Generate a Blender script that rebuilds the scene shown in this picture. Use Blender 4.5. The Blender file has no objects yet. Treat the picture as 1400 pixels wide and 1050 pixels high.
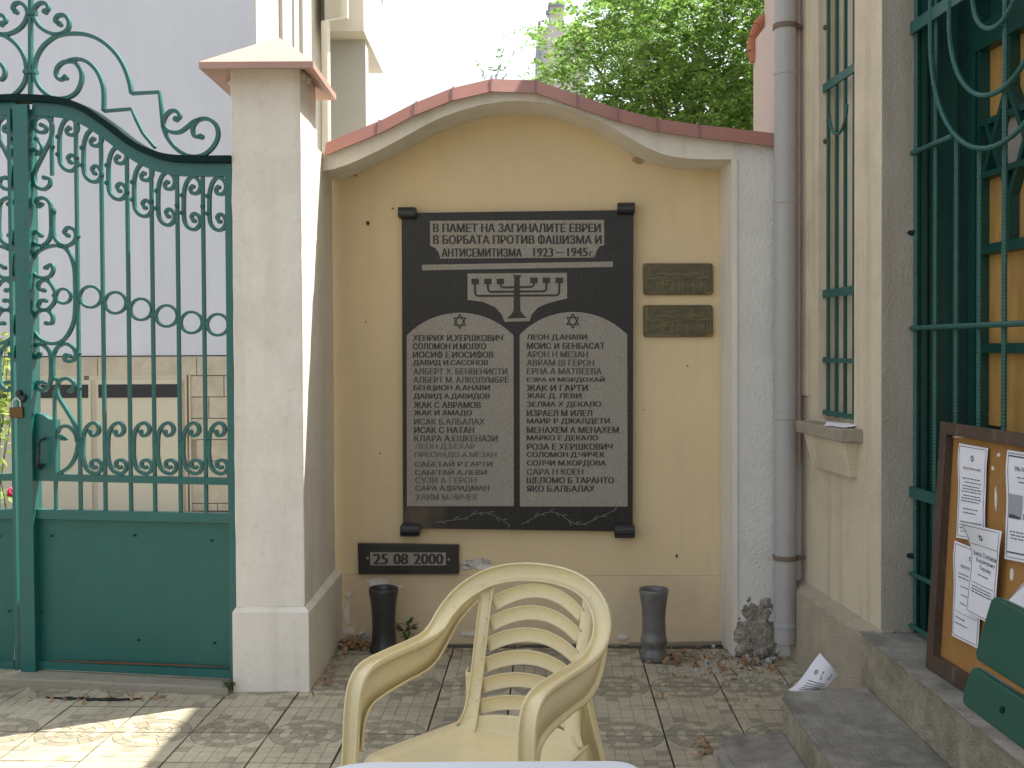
import bpy, bmesh, math, random
from mathutils import Vector, Matrix
random.seed(7)
SC = bpy.context.scene
COL = SC.collection
# ------------------------------------------------------------------ camera
F = 1500.0
cam_d = bpy.data.cameras.new('camera'); cam = bpy.data.objects.new('camera', cam_d); COL.objects.link(cam)
cam_d.sensor_width = 36.0; cam_d.lens = F / 1400 * 36.0
SHY = -18 / 1400.0
cam_d.shift_y = SHY
cam_d.clip_start = 0.05; cam_d.clip_end = 2000
EYE = Vector((0, 0, 1.42))
R3 = Matrix.Rotation(math.radians(90 - 1.2), 3, 'X') @ Matrix.Rotation(math.radians(-0.3), 3, 'Z')
cam.matrix_world = Matrix.Translation(EYE) @ R3.to_4x4()
SC.camera = cam
# ------------------------------------------------------------------ sky, sun, exposure
SUN = Vector((0.5, 0.26, 1.0)).normalized()
EL = math.asin(SUN.z); AZ = math.atan2(SUN.x, SUN.y)
w = bpy.data.worlds.new('World'); SC.world = w; w.use_nodes = True
nt = w.node_tree; nt.nodes.clear()
sky = nt.nodes.new('ShaderNodeTexSky'); sky.sky_type = 'NISHITA'; sky.sun_disc = False
sky.sun_elevation = EL; sky.sun_rotation = AZ; sky.air_density = 1.0; sky.dust_density = 3.0; sky.ozone_density = 1.0
hs = nt.nodes.new('ShaderNodeHueSaturation'); hs.inputs['Saturation'].default_value = 0.42
bg = nt.nodes.new('ShaderNodeBackground'); bg.inputs['Strength'].default_value = 0.15
wo = nt.nodes.new('ShaderNodeOutputWorld')
nt.links.new(sky.outputs[0], hs.inputs['Color']); nt.links.new(hs.outputs[0], bg.inputs[0]); nt.links.new(bg.outputs[0], wo.inputs[0])
sl = bpy.data.lights.new('sun', 'SUN'); sl.energy = 5.0; sl.angle = math.radians(0.5); sl.color = (1.0, 0.95, 0.87)
so = bpy.data.objects.new('sun', sl); COL.objects.link(so)
so.rotation_euler = SUN.to_track_quat('Z', 'Y').to_euler(); so.location = (6, 3, 14)
SC.view_settings.view_transform = 'Standard'; SC.view_settings.look = 'None'
SC.view_settings.exposure = 1.27; SC.view_settings.gamma = 1.0; SC.view_settings.use_curve_mapping = False
SC.render.engine = 'CYCLES'; SC.cycles.max_bounces = 6; SC.cycles.diffuse_bounces = 4

# ------------------------------------------------------------------ survey helpers: sight line through a photo point, met with a real plane
def ray(px, py):
    d = Vector(((px - 700) / F, -(py - 525) / F + SHY * 1400 / F, -1.0))
    return R3 @ d
def at_z(px, py, z):
    d = ray(px, py); return EYE + d * ((z - EYE.z) / d.z)
def at_y(px, py, y):
    d = ray(px, py); return EYE + d * (y / d.y)
def at_pl(px, py, p0, n):
    d = ray(px, py); return EYE + d * ((p0 - EYE).dot(n) / d.dot(n))
# ------------------------------------------------------------------ materials
def _n(nt, t, **k):
    n = nt.nodes.new(t)
    for a, b in k.items():
        setattr(n, a, b)
    return n
def mat(name, col, rough=0.8, var=0.12, vs=3.0, bump=0.0, bs=60.0, col2=None, metal=0.0, coat=0.0,
        spots=None, spot_scale=8.0, spot_amt=0.5, rnd=0.0, spec=0.5, stretch=None, trans=0.0, grime=None, gs=1.2, ga=0.5, streak=None, sa=.35, world=False):
    m = bpy.data.materials.new(name); m.use_nodes = True
    nt = m.node_tree; b = nt.nodes['Principled BSDF']
    tc = _n(nt, 'ShaderNodeTexCoord'); mp = _n(nt, 'ShaderNodeMapping')
    nt.links.new(_n(nt, 'ShaderNodeNewGeometry').outputs['Position'] if world else tc.outputs['Object'], mp.inputs[0])
    if stretch: mp.inputs['Scale'].default_value = stretch
    base = col if col2 is None else col2
    c1 = tuple(max(0, x * (1 - var)) for x in col) + (1,)
    c2 = tuple(min(1, x * (1 + var)) for x in base) + (1,)
    nz = _n(nt, 'ShaderNodeTexNoise'); nz.inputs['Scale'].default_value = vs; nz.inputs['Detail'].default_value = 8; nz.inputs['Roughness'].default_value = 0.65
    nt.links.new(mp.outputs[0], nz.inputs['Vector'])
    rp = _n(nt, 'ShaderNodeValToRGB'); rp.color_ramp.elements[0].position = 0.33; rp.color_ramp.elements[1].position = 0.67
    rp.color_ramp.elements[0].color = c1; rp.color_ramp.elements[1].color = c2
    nt.links.new(nz.outputs[0], rp.inputs[0]); out = rp.outputs[0]
    def over(out, c, scale, lo, hi, amt, detail=6):
        z = _n(nt, 'ShaderNodeTexNoise'); z.inputs['Scale'].default_value = scale; z.inputs['Detail'].default_value = detail; z.inputs['Roughness'].default_value = 0.7
        nt.links.new(mp.outputs[0], z.inputs['Vector'])
        r = _n(nt, 'ShaderNodeMapRange'); r.inputs['From Min'].default_value = lo; r.inputs['From Max'].default_value = hi; r.inputs['To Max'].default_value = amt
        nt.links.new(z.outputs[0], r.inputs['Value'])
        x = _n(nt, 'ShaderNodeMixRGB'); x.inputs['Color2'].default_value = tuple(c) + (1,)
        nt.links.new(r.outputs[0], x.inputs['Fac']); nt.links.new(out, x.inputs['Color1']); return x.outputs[0]
    if spots: out = over(out, spots, spot_scale, 0.56, 0.66, spot_amt)
    if grime: out = over(out, grime, gs, 0.48, 0.75, ga)
    if streak:
        m2 = _n(nt, 'ShaderNodeMapping'); m2.inputs['Scale'].default_value = (7, 7, .55); nt.links.new(tc.outputs['Object'], m2.inputs[0])
        z = _n(nt, 'ShaderNodeTexNoise'); z.inputs['Scale'].default_value = 1.6; z.inputs['Detail'].default_value = 7; z.inputs['Roughness'].default_value = .6; nt.links.new(m2.outputs[0], z.inputs['Vector'])
        r = _n(nt, 'ShaderNodeMapRange'); r.inputs['From Min'].default_value = .5; r.inputs['From Max'].default_value = .72; r.inputs['To Max'].default_value = sa; nt.links.new(z.outputs[0], r.inputs['Value'])
        x = _n(nt, 'ShaderNodeMixRGB'); x.inputs['Color2'].default_value = tuple(streak) + (1,); nt.links.new(r.outputs[0], x.inputs['Fac']); nt.links.new(out, x.inputs['Color1']); out = x.outputs[0]
    if rnd:
        oi = _n(nt, 'ShaderNodeObjectInfo'); mr = _n(nt, 'ShaderNodeMapRange')
        mr.inputs['To Min'].default_value = 1 - rnd; mr.inputs['To Max'].default_value = 1 + rnd
        nt.links.new(oi.outputs['Random'], mr.inputs['Value'])
        hv = _n(nt, 'ShaderNodeHueSaturation'); nt.links.new(mr.outputs[0], hv.inputs['Value']); nt.links.new(out, hv.inputs['Color']); out = hv.outputs[0]
    nt.links.new(out, b.inputs['Base Color'])
    b.inputs['Roughness'].default_value = rough; b.inputs['Metallic'].default_value = metal
    b.inputs['Specular IOR Level'].default_value = spec
    if coat: b.inputs['Coat Weight'].default_value = coat; b.inputs['Coat Roughness'].default_value = 0.06
    if bump:
        z = _n(nt, 'ShaderNodeTexNoise'); z.inputs['Scale'].default_value = bs; z.inputs['Detail'].default_value = 6
        nt.links.new(tc.outputs['Object'], z.inputs['Vector'])
        bp = _n(nt, 'ShaderNodeBump'); bp.inputs['Strength'].default_value = bump; bp.inputs['Distance'].default_value = 0.01
        nt.links.new(z.outputs[0], bp.inputs['Height']); nt.links.new(bp.outputs[0], b.inputs['Normal'])
    m['_out'] = 0
    del m['_out']
    return m
M = {}
M['plaster_white'] = mat('plaster_white', (.74, .69, .60), .9, .05, 1.6, .25, 55, grime=(.55, .51, .43), gs=1.1, ga=.35, streak=(.42, .38, .30))
M['plaster_pillar'] = mat('plaster_pillar', (.76, .71, .62), .9, .05, 2.0, .3, 38, grime=(.56, .51, .42), gs=2.2, ga=.5, streak=(.50, .44, .34), sa=.3, spots=(.45, .40, .32), spot_scale=26, spot_amt=.25)
M['plaster_rough'] = mat('plaster_rough', (.66, .64, .59), .95, .06, 3.0, .55, 70, streak=(.45, .43, .38))
M['plaster_yellow'] = mat('plaster_yellow', (.71, .56, .33), .9, .045, 1.1, .14, 80, grime=(.64, .51, .31), gs=1.4, ga=.6, streak=(.58, .46, .30), sa=.35, spots=(.72, .60, .42), spot_scale=5, spot_amt=.25)
M['plaster_yellow_low'] = mat('plaster_yellow_low', (.69, .54, .34), .9, .05, 2.0, .16, 80, grime=(.50, .40, .28), gs=3, ga=.6, spots=(.72, .62, .48), spot_scale=7, spot_amt=.3)
M['render_beige'] = mat('render_beige', (.64, .55, .40), .95, .07, 1.5, .5, 90, grime=(.42, .35, .24), gs=2.2, ga=.6, streak=(.33, .28, .20), sa=.5)
M['render_grey'] = mat('render_grey', (.40, .37, .30), .95, .1, 2.5, .5, 110, streak=(.27, .24, .18), sa=.5)
M['plinth'] = mat('plinth', (.47, .41, .30), .95, .14, 12, 1.1, 120, grime=(.26, .23, .17), gs=3, ga=.6)
M['pink_wall'] = mat('pink_wall', (.60, .47, .40), .9, .05, 2, .2, 40)
M['coping'] = mat('coping', (.30, .135, .10), .55, .10, 3, .1, 30, grime=(.25, .13, .11), gs=4, ga=.5, rnd=.08)
M['coping_joint'] = mat('coping_joint', (.20, .10, .09), .6)
M['cap'] = mat('cap', (.44, .27, .21), .5, .08, 3, .05, 30, grime=(.34, .21, .16), gs=5, ga=.4)
M['terracotta'] = mat('terracotta', (.45, .17, .09), .8, .15, 8, .3, 40)
M['green'] = mat('green_paint', (.010, .108, .094), .34, .10, 4, .06, 25, grime=(.03, .10, .085), gs=6, ga=.6, spots=(.07, .14, .11), spot_scale=25, spot_amt=.35)
M['green_panel'] = mat('green_panel', (.008, .100, .080), .5, .12, 2.2, .12, 5, spots=(.035, .10, .07), spot_scale=30, spot_amt=.5, streak=(.012, .085, .07), sa=.35, grime=(.008, .07, .06), gs=2, ga=.6)
M['green_dark'] = mat('green_dark', (.005, .022, .019), .8, spec=.15)
M['green_win'] = mat('green_window', (.007, .058, .046), .4, .12, 6, .08, 40)
M['green_bar'] = mat('green_rebar', (.015, .095, .08), .5, .15, 9, .2, 60)
M['green_bench'] = mat('green_bench', (.006, .075, .05), .35, .15, 3, .05, 40)
M['rust'] = mat('rust', (.12, .055, .03), .9, .4, 20, .3, 60)
M['granite_dark'] = mat('granite_dark', (.022, .020, .017), .42, .5, 150, .0, 10, spots=(.085, .08, .068), spot_scale=170, spot_amt=.7, coat=.06, spec=.3)
M['granite_black'] = mat('granite_black', (.014, .014, .014), .3, .3, 60, coat=.1)
M['granite_lite'] = mat('granite_etched', (.30, .275, .23), .85, .25, 170, .1, 300, spots=(.12, .11, .09), spot_scale=160, spot_amt=.6)
M['letter'] = mat('letter', (.036, .034, .030), .7, .2, 60)
M['letter_faded'] = mat('letter_faded', (.135, .12, .10), .7, .25, 40)
M['letter_mid'] = mat('letter_mid', (.072, .064, .054), .6, .3, 40)
M['sprig'] = mat('sprig', (.13, .12, .10), .7)
M['clamp'] = mat('clamp', (.022, .023, .026), .4, .2, 20)
M['brass'] = mat('brass_aged', (.10, .085, .045), .38, .25, 25, .1, 60, metal=.55, spots=(.24, .12, .02), spot_scale=10, spot_amt=.9, grime=(.03, .03, .025), gs=14, ga=.8, stretch=(1, 1, 2.5))
M['brass_line'] = mat('brass_worn', (.20, .18, .11), .5, metal=.3)
M['vase'] = mat('vase_stone', (.13, .127, .118), .35, .25, 18, .05, 60, grime=(.22, .21, .19), gs=7, ga=.5)
M['vase_black'] = mat('vase_black', (.032, .034, .034), .32, .3, 14, .05, 60, grime=(.10, .10, .09), gs=9, ga=.5)
M['chair'] = mat('chair_plastic', (.74, .63, .36), .27, .03, 2.5, .02, 90, grime=(.60, .54, .40), gs=7, ga=.45, spots=(.42, .36, .24), spot_scale=60, spot_amt=.25)
M['table'] = mat('table_plastic', (.62, .66, .70), .35, .03, 4, .02, 80)
M['pipe'] = mat('pipe_zinc', (.40, .39, .37), .55, .08, 3, .03, 30, grime=(.26, .25, .22), gs=3, ga=.5, streak=(.24, .22, .19), sa=.4)
M['collar'] = mat('pipe_collar', (.16, .12, .09), .8, .3, 20, .2, 60)
M['pipe_pink'] = mat('pipe_pink', (.5, .38, .36), .6)
M['step'] = mat('step_stone', (.32, .30, .25), .9, .30, 9, 1.0, 150, grime=(.09, .085, .07), gs=3.2, ga=.8, spots=(.46, .43, .37), spot_scale=80, spot_amt=.6)
M['step_face'] = mat('step_face', (.38, .33, .24), .95, .25, 14, 1.2, 120, grime=(.12, .11, .07), gs=5, ga=.7, spots=(.12, .11, .09), spot_scale=120, spot_amt=.5)
M['joint_dirt'] = mat('joint_dirt', (.075, .068, .052), .95, .3, 20)
M['tile_base'] = mat('tile_joint', (.25, .22, .155), .95, .25, 20, .4, 60, grime=(.13, .11, .075), gs=1.6, ga=.8, world=True)
M['tile_light'] = mat('tile_light', (.42, .375, .265), .85, .12, 9, .3, 120, rnd=.10, grime=(.17, .145, .095), gs=1.6, ga=.8, spots=(.22, .19, .13), spot_scale=13, spot_amt=.45, world=True)
M['tile_dark'] = mat('tile_dark', (.285, .255, .18), .85, .14, 9, .3, 120, rnd=.12, grime=(.14, .12, .08), gs=1.6, ga=.8, spots=(.18, .16, .11), spot_scale=13, spot_amt=.4, world=True)
M['ground'] = mat('ground', (.17, .155, .12), .95, .25, 6, .6, 60)
M['concrete'] = mat('concrete', (.30, .27, .20), .95, .15, 6, .6, 70, grime=(.16, .15, .10), gs=6, ga=.6)
M['decay'] = mat('decay', (.33, .30, .24), 1, .4, 24, 1.6, 60, spots=(.05, .047, .035), spot_scale=16, spot_amt=.95, grime=(.12, .105, .07), gs=11, ga=.9)
M['chip'] = mat('chip', (.50, .47, .43), 1, .25, 25, .8, 60, spots=(.24, .22, .20), spot_scale=22, spot_amt=.9)
M['chip_white'] = mat('chip_white', (.72, .66, .58), 1, .1, 25, .3, 60)
M['bg_grey'] = mat('bg_wall', (.60, .61, .64), .95, .05, 1.0, .1, 20, grime=(.50, .50, .55), gs=.8, ga=.5, stretch=(1, 1, .35), streak=(.54, .54, .56), sa=.2)
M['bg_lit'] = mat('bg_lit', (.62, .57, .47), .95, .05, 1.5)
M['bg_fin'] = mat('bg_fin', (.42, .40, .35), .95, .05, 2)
M['bg_stone'] = mat('bg_stone', (.50, .44, .33), .95, .16, 5, .3, 15, grime=(.36, .31, .22), gs=8, ga=.6)
M['bg_cream'] = mat('bg_cream', (.58, .53, .40), .85, .03, 2)
M['bg_frame'] = mat('bg_frame', (.54, .48, .36), .85, .03, 2)
M['black'] = mat('black', (.012, .012, .014), .4)
M['dist'] = mat('far_wall', (.55, .50, .50), .95, .05, 2)
M['dist_metal'] = mat('far_metal', (.25, .28, .33), .7)  # dark blue grey of the far metal edges and caps
M['amber'] = mat('amber_board', (.45, .26, .075), .45, .22, 3.5, .05, 20, stretch=(4, 4, 1), grime=(.30, .17, .05), gs=2, ga=.6, coat=.5)
M['star_glass'] = mat('star_glass', (.30, .27, .25), .3)
M['cork'] = mat('cork_board', (.33, .16, .04), .75, .12, 4, .1, 60, spots=(.38, .24, .10), spot_scale=10, spot_amt=.5)
M['wood'] = mat('frame_wood', (.07, .043, .028), .6, .35, 5, .2, 50, stretch=(1, 1, .4), spots=(.22, .18, .12), spot_scale=18, spot_amt=.4)
M['paper'] = mat('paper', (.78, .77, .80), .8, .02, 3)
M['paper_warm'] = mat('paper_warm', (.62, .52, .34), .8)
M['ink'] = mat('ink', (.06, .06, .07), .8)
M['ink_grey'] = mat('ink_grey', (.32, .32, .36), .8)
M['leaf_dry'] = mat('leaf_dry', (.30, .17, .08), .8, .4, 12)
M['pebble'] = mat('pebble', (.40, .38, .35), .9, .4, 30)
M['pad_brass'] = mat('padlock_brass', (.13, .075, .03), .4, .2, 30, metal=.7)
M['steel'] = mat('steel', (.6, .6, .6), .3, metal=.8)
M['rose'] = mat('rose', (.75, .05, .16), .7, .3, 40)
M['bark'] = mat('bark', (.16, .12, .08), .95, .3, 12, .6, 40)
def leafmat(name, a, b, trans=.5):
    m = bpy.data.materials.new(name); m.use_nodes = True; nt = m.node_tree; p = nt.nodes['Principled BSDF']
    g = _n(nt, 'ShaderNodeNewGeometry'); r = _n(nt, 'ShaderNodeValToRGB')
    r.color_ramp.elements[0].color = tuple(a) + (1,); r.color_ramp.elements[1].color = tuple(b) + (1,)
    nt.links.new(g.outputs['Random Per Island'], r.inputs[0]); nt.links.new(r.outputs[0], p.inputs['Base Color'])
    p.inputs['Roughness'].default_value = .5
    tr = _n(nt, 'ShaderNodeBsdfTranslucent'); nt.links.new(r.outputs[0], tr.inputs[0])
    mx = _n(nt, 'ShaderNodeMixShader'); mx.inputs[0].default_value = trans
    nt.links.new(p.outputs[0], mx.inputs[1]); nt.links.new(tr.outputs[0], mx.inputs[2])
    nt.links.new(mx.outputs[0], nt.nodes['Material Output'].inputs[0]); return m
M['leaf'] = leafmat('leaf', (.06, .15, .025), (.27, .42, .09))
M['leaf_y'] = leafmat('leaf_sunlit', (.20, .30, .05), (.36, .42, .12))  # yellow green of sunlit leaves, put into the colour itself
M['leaf_w'] = leafmat('leaf_weed', (.06, .13, .03), (.12, .20, .05))
# dust stain on the big slab, a patch with a shape of its own at the lower left
def stain(m, c, r, col):
    nt = m.node_tree; b = nt.nodes['Principled BSDF']; src = b.inputs['Base Color'].links[0].from_socket
    tc = _n(nt, 'ShaderNodeTexCoord'); vd = _n(nt, 'ShaderNodeVectorMath', operation='DISTANCE'); vd.inputs[1].default_value = c
    nt.links.new(tc.outputs['Object'], vd.inputs[0])
    z = _n(nt, 'ShaderNodeTexNoise'); z.inputs['Scale'].default_value = 9; z.inputs['Detail'].default_value = 8; nt.links.new(tc.outputs['Object'], z.inputs[0])
    ad = _n(nt, 'ShaderNodeMath', operation='MULTIPLY_ADD'); ad.inputs[1].default_value = .35; nt.links.new(z.outputs[0], ad.inputs[0]); nt.links.new(vd.outputs['Value'], ad.inputs[2])
    mr = _n(nt, 'ShaderNodeMapRange'); mr.inputs['From Min'].default_value = r + .175 + .05; mr.inputs['From Max'].default_value = r + .175 - .12
    mr.inputs['To Max'].default_value = .7
    nt.links.new(ad.outputs[0], mr.inputs['Value'])
    mx = _n(nt, 'ShaderNodeMixRGB'); mx.inputs['Color2'].default_value = tuple(col) + (1,)
    nt.links.new(mr.outputs[0], mx.inputs[0]); nt.links.new(src, mx.inputs['Color1']); nt.links.new(mx.outputs[0], b.inputs['Base Color'])

# ------------------------------------------------------------------ mesh building
ORG = {}
class MB:
    def __init__(s): s.v = []; s.f = []; s.m = []
    def add(s, vs, fs, m=0):
        o = len(s.v); s.v += [Vector(v) for v in vs]
        for f in fs: s.f.append(tuple(i + o for i in f)); s.m.append(m)
        return s
    def box(s, a, b, m=0):
        x0, y0, z0 = a; x1, y1, z1 = b
        return s.add([(x0, y0, z0), (x1, y0, z0), (x1, y1, z0), (x0, y1, z0), (x0, y0, z1), (x1, y0, z1), (x1, y1, z1), (x0, y1, z1)],
                     [(3, 2, 1, 0), (4, 5, 6, 7), (0, 1, 5, 4), (1, 2, 6, 5), (2, 3, 7, 6), (3, 0, 4, 7)], m)
    def prism(s, poly, vec, m=0):      # flat polygon pushed along vec
        n = len(poly); vec = Vector(vec); P = [Vector(p) for p in poly]
        return s.add(P + [p + vec for p in P], [tuple(range(n - 1, -1, -1)), tuple(range(n, 2 * n))] +
                     [(i, (i + 1) % n, (i + 1) % n + n, i + n) for i in range(n)], m)
    def plan(s, xy, z0, z1, m=0):
        return s.prism([(x, y, z0) for x, y in xy], (0, 0, z1 - z0), m)
    def strap(s, pts, n, w, t, closed=False, m=0, ws=None):   # flat bar following pts; w across, t along n
        n = Vector(n).normalized(); P = [Vector(p) for p in pts]; N = len(P); vs = []
        for i in range(N):
            a = P[i - 1] if (i or closed) else P[0]; b = P[(i + 1) % N] if (i < N - 1 or closed) else P[-1]
            tg = (b - a).normalized(); sd = n.cross(tg).normalized() * ((ws[i] if ws else w) / 2)
            k = n * t / 2
            vs += [P[i] - sd - k, P[i] + sd - k, P[i] + sd + k, P[i] - sd + k]
        fs = []
        for i in range(N if closed else N - 1):
            a = i * 4; b = ((i + 1) % N) * 4
            fs += [(a + j, a + (j + 1) % 4, b + (j + 1) % 4, b + j) for j in range(4)]
        if not closed: fs += [(3, 2, 1, 0), tuple(4 * N - 4 + j for j in range(4))]
        return s.add(vs, fs, m)
    def tube(s, pts, r, k=8, m=0, rs=None, closed=False):
        P = [Vector(p) for p in pts]; N = len(P); vs = []; up = Vector((.13, .21, .97))
        for i in range(N):
            a = P[i - 1] if (i or closed) else P[0]; b = P[(i + 1) % N] if (i < N - 1 or closed) else P[-1]
            t = (b - a).normalized()
            x = t.cross(up)
            if x.length < .1: x = t.cross(Vector((1, 0, 0)))
            x.normalize(); y = t.cross(x); rr = rs[i] if rs else r
            vs += [P[i] + x * rr * math.cos(q * 2 * math.pi / k) + y * rr * math.sin(q * 2 * math.pi / k) for q in range(k)]
        fs = []
        for i in range(N if closed else N - 1):
            a = i * k; b = ((i + 1) % N) * k
            fs += [(a + j, b + j, b + (j + 1) % k, a + (j + 1) % k) for j in range(k)]
        if not closed: fs += [tuple(range(k)), tuple(range(N * k - 1, N * k - k - 1, -1))]
        return s.add(vs, fs, m)
    def lathe(s, c, prof, k=28, m=0):
        vs = []; c = Vector(c)
        for r, z in prof: vs += [c + Vector((r * math.cos(2 * math.pi * q / k), r * math.sin(2 * math.pi * q / k), z)) for q in range(k)]
        fs = [(i * k + j, i * k + (j + 1) % k, (i + 1) * k + (j + 1) % k, (i + 1) * k + j) for i in range(len(prof) - 1) for j in range(k)]
        fs += [tuple(range(k - 1, -1, -1)), tuple(range((len(prof) - 1) * k, len(prof) * k))]
        return s.add(vs, fs, m)
    def ball(s, c, r, m=0):
        c = Vector(c); vs = []; fs = []
        for i in range(1, 4):
            for j in range(7):
                a = math.pi * i / 4; b = 2 * math.pi * j / 7
                vs.append(c + Vector((math.sin(a) * math.cos(b), math.sin(a) * math.sin(b), math.cos(a))) * r)
        vs += [c + Vector((0, 0, r)), c - Vector((0, 0, r))]
        for j in range(7):
            k = (j + 1) % 7
            fs += [(21, j, k), (j, j + 7, k + 7, k), (j + 7, j + 14, k + 14, k + 7), (22, k + 14, j + 14)]
        return s.add(vs, fs, m)
    def build(s, name, mats, parent=None, org=None, bevel=0, smooth=False, label=None):
        if not isinstance(mats, (list, tuple)): mats = [mats]
        if parent is not None: o = ORG[parent.name]
        elif org is not None: o = Vector(org)
        else:
            xs = [v.x for v in s.v]; ys = [v.y for v in s.v]
            o = Vector(((min(xs) + max(xs)) / 2, (min(ys) + max(ys)) / 2, min(v.z for v in s.v)))
        me = bpy.data.meshes.new(name); me.from_pydata([v - o for v in s.v], [], s.f)
        for m in mats: me.materials.append(m)
        if len(mats) > 1: me.polygons.foreach_set('material_index', s.m)
        bm = bmesh.new(); bm.from_mesh(me); bmesh.ops.recalc_face_normals(bm, faces=bm.faces); bm.to_mesh(me); bm.free()
        if smooth: me.polygons.foreach_set('use_smooth', [True] * len(me.polygons))
        ob = bpy.data.objects.new(name, me); COL.objects.link(ob); ORG[ob.name] = o
        if parent is not None: ob.parent = parent
        else: ob.location = o
        if bevel:
            b = ob.modifiers.new('bevel', 'BEVEL'); b.width = bevel; b.segments = 2; b.limit_method = 'ANGLE'; b.angle_limit = math.radians(40)
        if label: ob['label'] = label
        return ob
def thing(name, label, cat, loc, group=None):
    o = bpy.data.objects.new(name, None); COL.objects.link(o); o.location = loc; ORG[o.name] = Vector(loc)
    o.empty_display_size = .1
    return tag(o, label, cat, group)
def tag(o, label, cat, group=None, kind=None):
    o['label'] = label; o['category'] = cat
    if group: o['group'] = group
    if kind: o['kind'] = kind
    return o
def struct(o, kind='structure', label=None):
    o['kind'] = kind
    if label: o['label'] = label
    return o
def catmull(p, n=6, closed=False):
    out = []; N = len(p)
    for i in range(N if closed else N - 1):
        a = p[i - 1] if (i or closed) else p[0]; b = p[i]; c = p[(i + 1) % N]
        d = p[(i + 2) % N] if (i + 2 < N or closed) else p[-1]
        for k in range(n):
            t = k / n
            out.append(tuple(.5 * (2 * b[j] + (c[j] - a[j]) * t + (2 * a[j] - 5 * b[j] + 4 * c[j] - d[j]) * t * t + (3 * b[j] - a[j] - 3 * c[j] + d[j]) * t ** 3) for j in range(len(b))))
    if not closed: out.append(tuple(p[-1]))
    return out
def copy_obj(src, parent, loc=None, rz=0):
    c = src.copy(); COL.objects.link(c)
    c.parent = parent
    if loc is not None: c.location = loc
    c.rotation_euler.z = rz; return c

def worn(o, level=5, amp=.006, size=.12):
    """hand-worn surface and edges: real relief"""
    m = o.modifiers.new('sub', 'SUBSURF'); m.subdivision_type = 'SIMPLE'; m.levels = m.render_levels = level
    t = bpy.data.textures.new('worn', 'CLOUDS'); t.noise_scale = size; t.noise_depth = 4
    d = o.modifiers.new('worn', 'DISPLACE'); d.texture = t; d.strength = amp; d.mid_level = .5; d.texture_coords = 'LOCAL'
    return o
# ------------------------------------------------------------------ text
def text_verts(s, bold=.0):
    cu = bpy.data.curves.new('t', 'FONT'); cu.body = s; cu.offset = bold; cu.resolution_u = 3
    ob = bpy.data.objects.new('t', cu); COL.objects.link(ob)
    dg = bpy.context.evaluated_depsgraph_get(); me = bpy.data.meshes.new_from_object(ob.evaluated_get(dg))
    vs = [v.co.copy() for v in me.vertices]; fs = [tuple(p.vertices) for p in me.polygons]
    bpy.data.objects.remove(ob); bpy.data.curves.remove(cu); bpy.data.meshes.remove(me)
    return vs, fs
def phi_bars(s):
    """centres of the letter drawn as a ring plus stem (its stock outline overlaps itself)"""
    out = []; t = s.replace('Ф', 'О'); vo, _ = text_verts('О', 0); wo = max(v.x for v in vo) - min(v.x for v in vo)
    for i, c in enumerate(s):
        if c == 'Ф': v, _ = text_verts(t[:i + 1], 0); out.append(max(q.x for q in v) - wo / 2)
    return t, out
def put_text(mb, s, f, x0, x1, yt, yb, bold=.02, m=0, lift=.0):
    """letters filling the box x0..x1, yt..yb of the flat surface f(px, py)"""
    s, bars = phi_bars(s)
    vs, fs = text_verts(s, 0)
    if not vs: return
    ax, bx = min(v.x for v in vs), max(v.x for v in vs); ay, by = min(v.y for v in vs), max(v.y for v in vs)
    sh = (yb - yt) * bold * 2.2
    for bx_ in bars:
        xx = x0 + (bx_ - ax) / (bx - ax) * (x1 - x0); hw = (yb - yt) * .085
        mb.add([f(xx + i * hw, yy) - NF * .0005 for i, yy in ((-1, yb + .6), (1, yb + .6), (1, yt - .6), (-1, yt - .6))], [(0, 1, 2, 3)], m)
    for k, dx_ in enumerate((-sh, 0, sh)):
        mb.add([f(x0 + dx_ + (v.x - ax) / (bx - ax) * (x1 - x0), yb - (v.y - ay) / (by - ay) * (yb - yt)) - NF * .00012 * k for v in vs], fs, m)

# ================================================================== PLANES
YAW = -.04
NF = Vector((YAW * -1, 1, 0)).normalized()         # outward direction of the niche wall is -NF
def front_y(x, d=0): return 5.04 + d + YAW * x
P_FR = Vector((0, 5.04, 0)); P_YE = Vector((0, 5.33, 0))
def YE(px, py, off=0): return at_pl(px, py, P_YE - Vector((0, off, 0)), NF)
def FR(px, py, off=0): return at_pl(px, py, P_FR - Vector((0, off, 0)), NF)

# ================================================================== GROUND
struct(MB().add([(-60, -30, -.03), (60, -30, -.03), (60, 90, -.03), (-60, 90, -.03)], [(0, 1, 2, 3)]).build('ground', M['ground']), label='bare earth and asphalt under and beyond the courtyard')
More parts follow.
